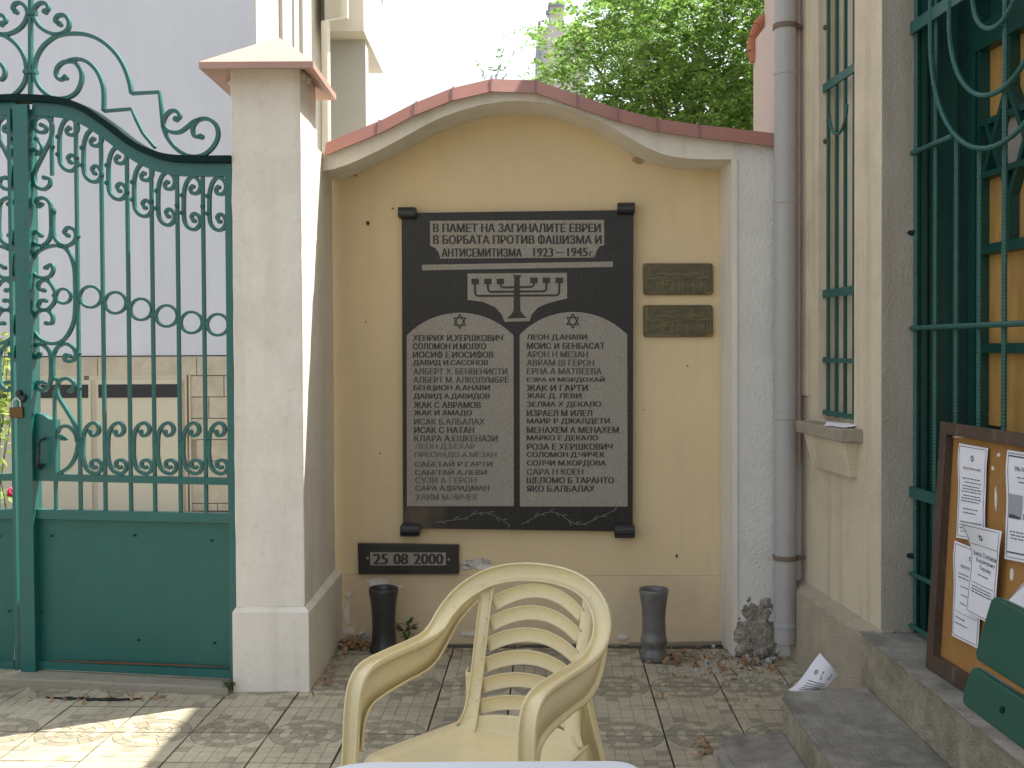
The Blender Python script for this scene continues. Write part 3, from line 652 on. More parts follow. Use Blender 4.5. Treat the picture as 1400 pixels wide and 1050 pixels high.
# ================================================================== BIG MEMORIAL PLAQUE
SL = .045; NW = -NF
plq = thing('memorial_plaque', 'large dark granite memorial slab with two arched name tablets on the yellow wall', 'memorial plaque', YE(707, 726))
def q(off): return lambda x, y: YE(x, y, off)
stain(M['granite_dark'], tuple(YE(575, 712, SL) - ORG[plq.name]), .10, (.13, .10, .06))
MB().prism([q(SL)(549, 291), q(SL)(866, 287), q(SL)(865, 727), q(SL)(551, 722)], NF * .028).build('slab', M['granite_dark'], plq, bevel=.002)
MB().prism([q(SL - .028)(562, 300), q(SL - .028)(855, 297), q(SL - .028)(855, 715), q(SL - .028)(562, 712)], NF * (SL - .028 + .002)).build('backing', M['concrete'], plq)
for (x0_, y0_, x1_, y1_) in [(546, 284, 569, 299), (844, 278, 867, 293), (549, 716, 574, 732), (840, 717, 867, 734)]:
    c0 = q(SL + .012)(x0_, (y0_ + y1_) / 2); c1 = q(SL + .012)(x1_, (y0_ + y1_) / 2); r = (y1_ - y0_) / 2 * 5.3 / F
    mb = MB(); mb.tube([c0, c1], r, 14); a = (q(0)(x0_, y0_ + 1), q(0)(x1_, y0_ + 1), q(0)(x1_, y1_ - 1), q(0)(x0_, y1_ - 1)); mb.prism(a, NF * -(SL + .010)); mb.build('clamp', M['clamp'], plq, bevel=.001)
E = SL + .0015
def plate(name, pts, smooth=0, off=E, m='granite_lite', parent=plq, th=.0012):
    p = [YE(x, y, off) for x, y in pts]; return MB().prism(p, NF * th).build(name, M[m], parent)
hd = plate('header_panel', [(588, 302), (826, 300.5), (826, 335), (820, 337), (816, 342), (813, 352), (602, 353.5), (600, 346), (595, 339), (588, 336)])
def lettering(rows, parent, f, bold=.022, mm='letter', h=None):
    for (s, x0, x1, yt, yb, m) in rows:
        mb = MB(); put_text(mb, s, f, x0, x1, yt, yb, bold)
        if mb.v: mb.build('lettering', M[m], parent)
TF = q(E + .0012)
lettering([('В ПАМЕТ НА ЗАГИНАЛИТЕ ЕВРЕИ', 592.5, 821, 305.5, 317.5, 'letter'), ('В БОРБАТА ПРОТИВ ФАШИЗМА И', 592.5, 822, 321.5, 333.5, 'letter'),
           ('АНТИСЕМИТИЗМА', 604, 713, 339.5, 351.2, 'letter'), ('1923', 729.5, 756, 339, 351, 'letter'), ('–', 760.5, 771, 344.6, 345.8, 'letter'), ('1945', 776, 803, 338.5, 350.5, 'letter'), ('г.', 806, 812, 344, 351.0, 'letter')], hd, TF)
plate('divider_bar', [(577, 362), (838, 357.5), (838, 365), (577, 369.5)])
mp = plate('menorah_panel', [(639.3, 374), (775, 373), (775.5, 408), (762, 411), (745, 416), (735, 421), (727, 430), (724, 439), (690, 440), (686, 430), (677, 420), (660, 412.5), (639.3, 410)])
mb = MB(); F2 = q(E + .0012)
def qpoly(mb, pts, f=F2, th=.0009): mb.prism([f(x, y) for x, y in pts], NF * th)
qpoly(mb, [(701, 376), (713, 376), (710.5, 381), (710.5, 385), (711.5, 425), (716, 431), (721, 434.5), (692, 435.5), (698, 431), (702, 425), (703, 385), (703, 381)])
for x0_, yl in [(649.5, 404.5), (667, 399), (684, 393)]:
    x1_ = 1414 - x0_
    P = [(x0_, 385), (x0_, yl - 4), (x0_ + 1.5, yl - 1), (x0_ + 4.5, yl), (707, yl - .4)]
    mb.strap([F2(x, y) for x, y in P], NF, .0095, .0016)
    P = [(x1_, 383.5), (x1_, yl - 4.5), (x1_ - 1.5, yl - 1.6), (x1_ - 4.5, yl - .8), (707, yl - .4)]
    mb.strap([F2(x, y) for x, y in P], NF, .0095, .0016)
    for x, yy in ((x0_, 381), (x1_, 379.5)): qpoly(mb, [(x - 5, yy), (x + 5, yy), (x + 5, yy + 7.5), (x - 5, yy + 7.5)], q(E + .0022))
mb.build('menorah', M['letter'], mp)
def arc_tab(x0, x1, ys, ym, yb):
    n = 18; cx = (x0 + x1) / 2; hw = (x1 - x0) / 2 - 1.5; sag = ys - ym
    R = (hw * hw + sag * sag) / (2 * sag)
    pts = [(x0, ys + 2)] + [(cx - hw + 2 * hw * k / n, ym + R - math.sqrt(max(R * R - (-hw + 2 * hw * k / n) ** 2, 0))) for k in range(n + 1)] + [(x1, ys + 2), (x1 + .5, yb), (x0 + .3, yb)]
    return pts
t1 = plate('name_tablet', arc_tab(556, 702, 457, 427.5, 692), m='granite_lite'); t2 = plate('name_tablet', arc_tab(710.5, 857.5, 456, 426.5, 692.5))
def star(mb, f, cx, cy, r, w, th=.0012, n=NF):
    for s in (1, -1):
        P = [f(cx + r * .93 * math.cos(math.radians(90 + 120 * k)), cy - s * r * math.sin(math.radians(90 + 120 * k))) for k in range(3)]
        P = [p for p in P]; Q = []
        for k in range(3): Q += [(P[k], P[(k + 1) % 3])]
        for a, b in Q: mb.strap([a, b], n, w, th)
for (t, cx, cy) in ((t1, 628.5, 439.5), (t2, 783, 438.8)):
    mb = MB(); star(mb, TF, cx, cy, 10, .0050); mb.build('star', M['letter'], t)
Lr = [('ХЕНРИХ И.ХЕРШКОВИЧ', 87, 515, 0), ('СОЛОМОН И.МОЛХО', 87, 435, 0), ('ИОСИФ Е.ИОСИФОВ', 87, 470, 0), ('ДАВИД И.САСОНОВ', 88, 445, 0), ('АЛБЕРТ Х. БЕНВЕНИСТИ', 88, 537, 1),
      ('АЛБЕРТ М. АЛКОЛУМБРЕ', 89, 543, 1), ('БЕНЦИОН А.АНАВИ', 90, 453, 0), ('ДАВИД А.ДАВИДОВ', 90, 453, 0), ('ЖАК С АВРАМОВ', 91, 410, 0), ('ЖАК И АМАДО', 92, 367, 0), ('ИСАК Б.АЛБАЛАХ', 92, 428, 1),
      ('ИСАК С НАТАН', 93, 378, 0), ('КЛАРА А.ЕШКЕНАЗИ', 93, 490, 1), ('ЛЕОН Д.БЕХАР', 95, 382, 2), ('ПРЕСИАДО А.МЕЗАН', 95, 485, 2), ('САБЕТАЙ Р ГАРТИ', 96, 465, 1), ('САБЕТАЙ А.ЛЕВИ', 97, 438, 1),
      ('СУЗИ А ГЕРОН', 98, 388, 2), ('САРА А.ФРИДМАН', 98, 450, 1), ('ХАИМ М.ЧИЧЕК', 99, 395, 2)]
Rr = [('ЛЕОН Д.АНАВИ', 918, 0), ('МОИС И БЕНБАСАТ', 1003, 0), ('АРОН Н МЕЗАН', 922, 1), ('АВРАМ Ш ГЕРОН', 952, 1), ('ЕРНА А МАТВЕЕВА', 988, 1), ('ЕЗРА И МОРДОХАЙ', 1003, 0), ('ЖАК И ГАРТИ', 922, 0), ('ЖАК Д. ЛЕВИ', 890, 0),
      ('ЗЕЛМА Х ДЕКАЛО', 985, 0), ('ИЗРАЕЛ М ИЛЕЛ', 943, 0), ('МАИР Р ДЖАЛДЕТИ', 1027, 0), ('МЕНАХЕМ А МЕНАХЕМ', 1070, 0), ('МАРКО Е ДЕКАЛО', 970, 0), ('РОЗА Е ХЕРШКОВИЧ', 1040, 0), ('СОЛОМОН Д.ЧИЧЕК', 1003, 0),
      ('СОЛЧИ М.КОРДОВА', 1008, 0), ('САРА Н КОЕН', 900, 1), ('ШЕЛОМО Б ТАРАНТО', 1047, 0), ('ЯКО Б.АЛБАЛАХ', 955, 0)]
MM = ['letter', 'letter_mid', 'letter_faded']
lettering([(s, 540 + a / 3.5, 540 + b / 3.5, 440 + (77 + 40.05 * i) / 3.5 - 4.3, 440 + (77 + 40.05 * i) / 3.5 + 4.3, MM[k]) for i, (s, a, b, k) in enumerate(Lr)], t1, TF)
lettering([(s, 540 + 632 / 3.5, 540 + b / 3.5, 440 + (75 + 40.17 * i) / 3.5 - 4.3, 440 + (75 + 40.17 * i) / 3.5 + 4.3, MM[k]) for i, (s, b, k) in enumerate(Rr)], t2, TF)
for P in ([(594, 714), (612, 712), (634, 709), (648, 703), (662, 701), (678, 706), (690, 713), (697, 719)], [(713, 717), (726, 710), (740, 703), (754, 700), (766, 703), (777, 711), (790, 717), (805, 714), (822, 706), (842, 697)]):
    mb = MB(); f = q(E); C = catmull(P, 4); mb.strap([f(x, y) for x, y in C], NF, .0040, .0014)
    for k in range(2, len(C) - 1, 3):
        x, y = C[k]; s = 1 if k % 2 else -1; tx, ty = C[k + 1][0] - x, C[k + 1][1] - y
        a = (x + tx * 2 + s * 1.5, y + ty * 2 - s * 5)
        mb.strap([f(x, y), f((x + a[0]) / 2, (y + a[1]) / 2 - .6), f(*a)], NF, .005, .0014, ws=[.001, .0065, .001])
    mb.build('olive_branch', M['sprig'], plq)
# date plaque
dp = thing('date_plaque', 'small black granite plaque with the date below the big memorial slab', 'plaque', YE(558, 785))
g2 = q(.028)
MB().prism([g2(489, 743), g2(627, 745), g2(627, 785), g2(490, 785)], NF * .026).build('slab', M['granite_black'], dp, bevel=.0015)
lt = MB().prism([q(.0295)(506, 755), q(.0295)(609.5, 755.5), q(.0295)(609.5, 773), q(.0295)(506, 773)], NF * .001).build('date_panel', M['granite_lite'], dp)
lettering([('25', 511, 530, 757, 771.5, 'letter'), ('08', 538.5, 557.5, 757, 771.5, 'letter'), ('2000', 566, 605.5, 757, 771.5, 'letter')], lt, q(.0305), bold=.03)
for x, y in ((502.5, 763), (613.5, 765)): MB().tube([q(.031)(x, y), q(.02)(x, y)], .0065, 12).build('screw', M['brass_line'], dp)
# brass plates
for i, (ya, yb, lab) in enumerate([(360, 403, 'upper of two small tarnished brass plates on the yellow wall'), (417, 460.5, 'lower of two small tarnished brass plates, paler rubbed rim, on the yellow wall')]):
    bp = thing('brass_plate', lab, 'plate', YE(928, yb), 'brass plates right of the slab')
    f = q(.016); P = []
    for cx, cy, a0 in ((971, ya + 3.5, -90), (971.5, yb - 3.5, 0), (883, yb - 3.5, 90), (882.5, ya + 3.5, 180)):
        P += [(cx + 3.5 * math.cos(math.radians(a0 + t)), cy + 3.5 * math.sin(math.radians(a0 + t))) for t in (0, 30, 60, 90)]
    MB().prism([f(*p) for p in P], NF * .014).build('plate', M['brass'], bp, bevel=.001)
    mb = MB(); rr = random.Random(i + 2); f = q(.0165)
    for k in range(9):
        x = 886 + k * 10 + rr.uniform(-3, 3); y = rr.choice([ya + 4, ya + 24]); C = [(x + rr.uniform(-2, 2), y + j * 4.5) for j in range(4)]
        mb.strap([f(*c) for c in C], NF, .0022, .0006)
    mb.strap([f(884, ya + 20), f(894, ya + 21), f(902, ya + 18)], NF, .003, .0006); mb.strap([f(953, ya + 21), f(962, ya + 19), f(971, ya + 20)], NF, .003, .0006)
    for r_ in range(2):
        for k in range(16):
            x = 897 + k * 4.2; yy = ya + 14 + r_ * 15; mb.strap([f(x, yy + rr.uniform(-1, 1)), f(x + rr.uniform(1.2, 2.6), yy + rr.uniform(-2, 2))], NF, .0035, .0006)
    if i: mb.strap([f(x, y) for x, y in [(884, ya + 4), (883, yb - 8), (887, yb - 2), (930, yb - 1.5)]], NF, .0025, .0006); mb.strap([f(x, y) for x, y in [(968, ya + 4), (972, ya + 12), (971, yb - 6)]], NF, .0025, .0006)
    e = mb.build('engraving', M['brass_line'], bp); e['kind'] = 'stuff'

# ================================================================== VASES
def vase(px, yb, label, mm, prof, Hpx, sub):
    c = at_z(px, yb, 0); sc = c.y / F
    t = thing('stone_vase', label, 'vase', c, 'stone vases at the foot of the memorial wall')
    o = MB().lathe(c, [(r * sc, h * sc) for r, h in prof], 36).build('body', M[mm], t, smooth=True)
    return t
vase(525, 890, 'black stone vase on the left below the date plaque', 'vase_black', [(19, 0), (19.5, 3), (18, 8), (17, 14), (16, 30), (16, 44), (17, 60), (18.5, 72), (20, 80), (20.3, 84), (20, 87), (18.5, 88), (17, 86), (15.5, 80), (14.5, 60), (5, 55)], 88, 0)
vase(894, 902, 'grey stone vase with ringed foot on the right of the chair', 'vase', [(17.5, 0), (19, 3), (19, 9), (16, 15), (15, 19), (18, 24), (18.5, 28), (18, 30.5), (17.2, 31), (16.4, 40), (15.8, 55), (16.5, 70), (18.5, 84), (20, 93), (20.5, 97), (19.5, 98.5), (18, 97), (16.5, 92), (15, 70), (5, 65)], 98, 1)

# ================================================================== RIGHT BUILDING
def Xw(y, o=0): return 1.614 - .06 * y + o
bld = thing('stone_house', 'beige rendered house wall along the right side with barred windows', 'building', (1.6, 4.5, 0))
def strip(mb, y0, y1, o0, o1, z0, z1): mb.plan([(Xw(y0, o0), y0), (Xw(y1, o0), y1), (Xw(y1, o1), y1), (Xw(y0, o1), y0)], z0, z1)
zp = .35; WY0, WY1 = 4.34, 4.757; ZS = 1.10; ZT = 3.3; EY = 4.07; EN = 2.0
mb = MB(); strip(mb, WY1, 5.36, 0, .5, zp, 4.6); strip(mb, WY0, WY1, 0, .5, zp, ZS); strip(mb, EY + .0, WY0, 0, .5, zp, 4.6); strip(mb, WY0, WY1, 0, .5, ZT, 4.6)
strip(mb, EN, EY, 0, .5, 3.1, 4.6)
mb.build('wall', M['render_beige'], bld)
mb = MB(); mb.plan([(Xw(EY) + .001, EY - .003), (Xw(EY) + .12, EY - .003), (Xw(EY) + .12, EY + .01), (Xw(EY) + .001, EY + .01)], zp, 3.1); mb.build('door_reveal', M['render_grey'], bld)
mb = MB(); strip(mb, WY1 + .12, 5.0, -.012, .003, ZS + .1, 4.6); mb.build('corner_strip', M['render_beige'], bld)
mb = MB(); strip(mb, -.6, EN, 0, .5, zp, 4.6); mb.build('wall', M['render_beige'], bld)
mb = MB(); strip(mb, EY - .02, 5.03, -.052, .02, -.02, zp - .02); mb.prism([(Xw(EY - .02, -.052), EY - .02, zp - .02), (Xw(5.03, -.052), 5.03, zp - .02), (Xw(5.03, .001), 5.03, zp + .012), (Xw(EY - .02, .001), EY - .02, zp + .012)], (.05, 0, -.001)); mb.build('plinth', M['plinth'], bld, bevel=.006)
MB().plan([(1.10, -.6), (3.5, -.6), (3.5, 9), (1.10, 9)], 4.62, 4.74).build('eave', M['render_beige'], bld)
# narrow window
mb = MB(); strip(mb, WY0 + .001, WY1 - .001, .09, .12, ZS, ZT); mb.build('window_board', M['render_beige'], bld)
mb = MB(); strip(mb, 4.245, 4.80, -.085, .06, ZS - .055, ZS - .004); mb.build('window_sill', mat('sill_stone', (.33, .29, .22), .95, .15, 8, .8, 90, grime=(.18, .16, .12), gs=6, ga=.5), bld, bevel=.006)
# tapering corbel under the sill
mb = MB(); y0, y1 = 4.28, 4.765; z1 = ZS - .055; z0 = ZS - .20
mb.add([(Xw(y0, -.062), y0, z1), (Xw(y1, -.062), y1, z1), (Xw(y1, 0.01), y1, z1), (Xw(y0, 0.01), y0, z1), (Xw(y0, -.03), y0 + .03, z0), (Xw(y1, -.03), y1 - .03, z0), (Xw(y1, 0.01), y1 - .03, z0), (Xw(y0, 0.01), y0 + .03, z0)],
       [(0, 1, 2, 3), (7, 6, 5, 4), (0, 4, 5, 1), (1, 5, 6, 2), (2, 6, 7, 3), (3, 7, 4, 0)]); mb.build('sill_corbel', M['render_beige'], bld, bevel=.005)
NR = Vector((1, .06, 0)).normalized()
def rebar(mb, pts, r=.008, k=6):
    # ribbed reinforcing bar: radius pulses along the length
    P = [Vector(p) for p in pts]; out = [P[0]]
    for a, b in zip(P[:-1], P[1:]):
        n = max(1, int((b - a).length / .006))
        out += [a.lerp(b, (i + 1) / n) for i in range(n)]
    mb.tube(out, r, k, rs=[r * (1.09 if i % 2 else .91) for i in range(len(out))])
def gy(y, o, z): return Vector((Xw(y, o), y, z))
wg = thing('window_grille', 'narrow green iron grille over the small window above the stone sill', 'grille', gy(4.55, .03, ZS))
for y in (4.72, 4.62, 4.52, 4.42):
    zb = ZS + .02
    MB().strap([gy(y, .03, zb), gy(y, .03, ZT - .02)], NR, .013, .013).build('bar', M['green_bar'], wg)
for z, w_ in ((2.53, .035), (1.645, .035), (1.36, .02), (1.135, .02)):
    MB().strap([gy(4.755, .022, z), gy(4.345, .022, z)], NR, w_, .010).build('rail', M['green_bar'], wg)
for r_, zc in ((.10, 2.40),):
    MB().tube([gy(4.57 + r_ * math.cos(a), .018, zc - r_ * 1.0 * math.sin(a)) for a in [math.pi * k / 12 for k in range(13)]], .0065, 6).build('arc', M['green_bar'], wg)
for (px, py) in ((1131, 28), (1131, 187), (1138, 492)):
    c = at_pl(px, py, gy(4.7, .0, 0), NR); MB().ball(gy(4.75, .028, c.z), .012).build('anchor', M['rust'], wg)
# papers on the sill
for i, (y, x, a, lab) in enumerate([(4.36, .0, .3, 'crumpled white paper slip lying on the stone window sill, nearer one'), (4.45, -.03, 1.1, 'folded pale paper slip lying on the stone window sill, farther one')]):
    c = Vector((Xw(y, x - .005), y, ZS - .002 + .001)); mb = MB(); u = Vector((math.cos(a), math.sin(a), 0)) * .05; v = Vector((-math.sin(a), math.cos(a), 0)) * .035
    mb.prism([c - u - v, c + u * .2 - v * 1.2 + Vector((0, 0, .008)), c + u * .1 + v + Vector((0, 0, .012)), c - u + v], (0, 0, .0012)).prism([c + u * .2 - v * 1.2 + Vector((0, 0, .008)), c + u * 1.1 - v * .8, c + u + v * 1.1 + Vector((0, 0, .003)), c + u * .1 + v + Vector((0, 0, .012))], (0, 0, .0012))
    tag(mb.build('paper_slip', M['paper']), lab, 'paper', 'paper slips on the sill')

# ---- entrance window: frame, amber boards, star
def X3(y, o=0): return 1.977 - .06 * y + o
def wy(y, o, z): return Vector((X3(y, o), y, z))
dw = thing('entrance_window', 'tall dark green window with amber panes and star shaped glazing bars behind the rebar grille', 'window', (1.73, 3.6, zp))
jx0 = Xw(EY) + .12
mb = MB(); mb.box((jx0, EY - .012, zp), (1.78, EY + .002, 3.1)); mb.build('jamb_board', M['green_win'], dw)
for x in (jx0 + .018, jx0 + .05, jx0 + .13, jx0 + .19):
    MB().box((x, EY - .032, zp), (x + .018, EY - .012, 3.05)).build('jamb_moulding', M['green_win'], dw)
mb = MB(); mb.plan([(X3(EN, .012), EN), (X3(EY, .012), EY), (X3(EY, .03), EY), (X3(EN, .03), EN)], 2.52, 3.1); mb.build('transom_board', M['green_win'], dw)
mb = MB(); mb.plan([(Xw(EN, .12), EN), (Xw(EY, .12), EY), (2.0, EY), (2.0, EN)], 3.0, 3.1); mb.build('head_board', M['green_win'], dw)
def mun(y0, z0, y1, z1, w_=.03, t=.05, o=-.01, name='glazing_bar'):
    MB().strap([wy(y0, o, z0), wy(y1, o, z1)], NR, w_, t).build(name, M['green_win'], dw)
YA, YB = 4.02, 2.7
mun(4.045, zp, 4.045, 3.0, .055, .07, -.01, 'frame_stile'); mun(4.0, zp, 4.0, 2.5, .012, .06, -.01, 'frame_bead')
mun(YA + .05, 2.53, YB, 2.53, .09, .07, -.011, 'frame_rail'); mun(YA + .05, 2.72, YB, 2.72, .05, .05, -.012, 'frame_rail')
mun(YB, zp, YB, 3.0, .06, .07, -.01, 'frame_stile')
mun(YA + .02, zp + .05, YB, zp + .05, .1, .07, -.011, 'frame_rail')
for z in (1.765, 1.41): mun(YA, z, YB, z, .035, .05, -.013)
for yc in (3.80, 3.15):
    zc = 2.127; R_ = .19
    for s in (1, -1):
        P = [(yc + R_ * math.cos(math.radians(90 + 120 * k)), zc + s * R_ * math.sin(math.radians(90 + 120 * k))) for k in range(3)]
        for k in range(3): mun(P[k][0], P[k][1], P[(k + 1) % 3][0], P[(k + 1) % 3][1], .022, .045 + .004 * s + .002 * k, -.014 - .002 * s)
    mun(yc, 2.317, yc, 2.50, .03, .05, -.012); mun(yc, 1.937, yc, 1.78, .03, .05, -.012)
    for z in (2.222, 2.032): mun(yc + R_ * .86, z, yc + .22, z, .022, .045, -.012)
    hexa = [wy(yc + .11 * math.cos(math.radians(60 * k + 0)), -.0035, zc + .11 * math.sin(math.radians(60 * k + 0))) for k in range(6)]
    MB().prism(hexa, (.002, 0, 0)).build('pane', M['star_glass'], dw)
for (a, b) in ((YA, 3.47), (3.47, YB)):
    for (z0, z1) in ((1.78, 2.50), (1.42, 1.75), (1.13, 1.395)):
        mb = MB(); mb.plan([(X3(a), a - .002), (X3(b), b + .002), (X3(b, .006), b + .002), (X3(a, .006), a - .002)], z0, z1); mb.build('pane', M['amber'], dw)
mun(3.47, zp, 3.47, 2.5, .04, .05, -.012)
mb = MB(); mb.plan([(X3(YA), YA), (X3(YB), YB), (X3(YB, .006), YB), (X3(YA, .006), YA)], zp + .1, 1.13); mb.build('lower_panel', M['black'], dw)
# amber sheet hanging with a curved lower edge
P = [wy(YA - .005, -.004, 1.14)] + [wy(YA - .005 - .3 * k / 10, -.004, 1.14 + .03 - .12 * (k / 10) ** 1.2) for k in range(11)] + [wy(YA - .305, -.004, 1.16)]
MB().prism(P[1:], (.003, 0, 0)).build('torn_sheet', M['amber'], dw)
# grille of ribbed bars
XG = .12
gr = thing('entrance_grille', 'tall green grille of ribbed bars with three hanging loops over the large window', 'grille', gy(3.5, XG, zp))
for i, y in enumerate((4.05, 3.89, 3.73, 3.57, 3.41, 3.25, 3.09, 2.93)):
    z1 = 3.05
    if i == 2: z1 = 2.13
    if i == 3: z1 = 2.06
    mb = MB(); rebar(mb, [gy(y, XG, zp + .01), gy(y, XG, z1)], .0085); mb.build('bar', M['green_bar'], gr)
for z, w_, t in ((2.585, .045, .012),):
    MB().strap([gy(4.06, XG - .014, z), gy(2.2, XG - .014, z)], NR, w_, t).build('rail', M['green_bar'], gr)
MB().strap([gy(4.06, XG - .014, .88), gy(2.2, XG - .014, .88)], NR, .04, .012).build('rail', M['green_bar'], gr)
for z, ye in ((1.485, 2.2), (.575, 2.2), (zp + .03, 2.2), (2.13, 3.73)):
    mb = MB(); mb.tube([gy(4.06, XG - .012, z), gy(ye, XG - .012, z)], .0095, 8); mb.build('rail', M['green_bar'], gr)
for r_, zc, zt_ in ((.46, 2.50, 3.0), (.315, 2.52, 3.0), (.15, 2.56, 3.0)):
    P = [gy(3.43 + r_, XG - .02, zt_)] + [gy(3.43 + r_ * math.cos(a), XG - .02, zc - r_ * math.sin(a)) for a in [math.pi * k / 28 for k in range(29)]] + [gy(3.43 - r_, XG - .02, zt_)]
    mb = MB(); rebar(mb, P, .0085, 7); mb.build('loop', M['green_bar'], gr)
for (px, py) in ((1246, 318), (1247, 760)):
    z = at_y(px, py, 4.06).z; MB().tube([gy(4.075, XG - .02, z), gy(4.05, XG, z)], .010, 8).build('anchor', M['green_dark'], gr)
# ---- platform and steps
st = thing('entrance_steps', 'worn grey stone steps and landing along the house wall', 'steps', (1.2, 3, 0))
mb = MB(); y0, y1 = .4, 4.09
mb.plan([(1.322, y0), (1.300, y1), (Xw(y1, .6), y1), (Xw(y0, .6), y0)], -.02, zp - .001); worn(mb.build('landing', M['step_face'], st, bevel=.012), 5, .010, .07)
mb = MB(); mb.plan([(1.302, y0), (1.292, y1 - .005), (Xw(y1, .6), y1 - .005), (Xw(y0, .6), y0)], zp - .001, zp + .004); worn(mb.build('landing_top', M['step'], st, bevel=.003), 5, .008, .08)
mb = MB(); mb.plan([(.935, .4), (.962, 3.90), (1.0, 3.96), (1.30, 4.00), (1.315, .4)], -.02, .155); worn(mb.build('step', M['step_face'], st, bevel=.018), 5, .010, .07)
mb = MB(); mb.plan([(.930, .4), (.957, 3.895), (.998, 3.965), (1.299, 4.005), (1.314, .4)], .155, .168); worn(mb.build('step_top', M['step'], st, bevel=.008), 5, .010, .09)
mb = MB(); mb.plan([(.675, .4), (.695, 3.72), (.735, 3.86), (.965, 3.89), (.945, .4)], -.02, .045); worn(mb.build('step', M['step'], st, bevel=.014), 5, .010, .09)
# pink neighbour wall above the coping
nb = thing('neighbour_wall', 'pink rendered wall end with terracotta edge tiles rising behind the coping', 'wall', (1.35, 5.9, 0))
xa = at_y(1030, 120, 5.9).x
MB().box((xa, 5.40, -.02), (1.8, 5.9, at_y(1030, 50, 5.8).z)).build('lower_wall', M['pink_wall'], nb)
MB().box((xa + .05, 5.42, at_y(1030, 50, 5.8).z), (1.8, 5.86, 4.6)).build('upper_wall', M['pink_wall'], nb)
P = [at_y(1030, 84, 5.88), at_y(1026, 70, 5.88), at_y(1027, 52, 5.88), at_y(1033, 36, 5.88), at_y(1042, 24, 5.88)]
for a, b in zip(P[:-1], P[1:]):
    MB().tube([a + Vector((.012, 0, 0)), b + Vector((.012, 0, 0))], .030, 10).build('edge_tile', M['terracotta'], nb)
# ---- downpipe
PX, PY_ = at_y(1073, 500, 4.93).x, 4.925
dpx = thing('downpipe', 'grey metal rain downpipe in the corner between niche wall and house', 'drainpipe', (PX, PY_, .08))
zb = at_y(1073, 878, 4.92).z
mb = MB(); mb.tube([(PX, PY_, zb), (PX, PY_, 4.62)], .049, 24); mb.build('pipe', M['pipe'], dpx, smooth=False)
for y in (100, 277, 575, 862):
    z = at_y(1073, y, 4.88).z; MB().lathe((PX, PY_, z), [(.048, 0), (.0515, .004), (.0515, .02), (.049, .024)], 24).build('seam', M['pipe'], dpx)
for y in (36, 768):
    z = at_y(1073, y, 4.88).z; b = MB(); b.lathe((PX, PY_, z), [(.049, 0), (.054, .0), (.054, .022), (.049, .022)], 24); b.build('bracket', M['collar'], dpx)
    b = MB(); b.tube([(PX + .05, PY_, z + .011), (Xw(PY_) + .02, PY_ + .01, z + .011)], .007, 6); b.ball((PX + .06, PY_ - .01, z + .011), .013); b.build('bracket_arm', M['collar'], dpx)
zt_ = at_y(1090, 200, 4.97).z
c = MB().tube([(1.292, 4.955, .9), (1.292, 4.955, 4.6)], .014, 10).build('conduit', M['pipe_pink']); tag(c, 'thin pinkish conduit running up the corner behind the downpipe', 'pipe')

# ================================================================== NOTICE BOARD
B = {}
bl = at_z(1275, 912, zp + .005); br_dir = Vector((.06, -1, 0)).normalized()
b0 = bl; tl = at_pl(1295, 577, gy(3.7, XG - .035, 0), NR)
ux = br_dir; uy = (tl - b0).normalized(); un = ux.cross(uy).normalized()
if un.x > 0: un = -un
HB = (tl - b0).length; WB = .80
def NB(u, v, o=0): return b0 + ux * u + uy * v + un * o
def nbp(px, py, o=0): return at_pl(px, py, b0 + un * o, un)
nbd = thing('notice_board', 'orange brown notice board in a wooden frame leaning against the green grille', 'notice board', b0)
MB().prism([NB(.03, .03, -.012), NB(WB - .03, .03, -.012), NB(WB - .03, HB - .03, -.012), NB(.03, HB - .03, -.012)], un * .008).build('panel', M['cork'], nbd)
for (a, b, c_, d) in ((0, 0, .045, HB), (WB - .045, 0, WB, HB)): MB().prism([NB(a, b, -.02), NB(c_, b, -.02), NB(c_, d, -.02), NB(a, d, -.02)], un * .045).build('frame_side', M['wood'], nbd, bevel=.002)
for (b, d) in ((0, .05), (HB - .04, HB)): MB().prism([NB(.045, b, -.019), NB(WB - .045, b, -.019), NB(WB - .045, d, -.019), NB(.045, d, -.019)], un * .043).build('frame_rail', M['wood'], nbd, bevel=.002)
rr = random.Random(8)
for (px, py, rx, ry) in [(1361, 682, 1.6, 17), (1357, 640, 2, 4), (1365, 622, 2.5, 3), (1388, 606, 6, 3), (1346, 624, 1.5, 2), (1383, 786, 3, 9), (1310, 597, 10, 1.5)]:
    mb = MB(); blob(mb, lambda x, y: nbp(x, y, -.0005), px, py, rx, ry, 10, rr.randint(0, 99), back=un * -.003); mb.build('glue_mark', M['chip_white'], nbd)
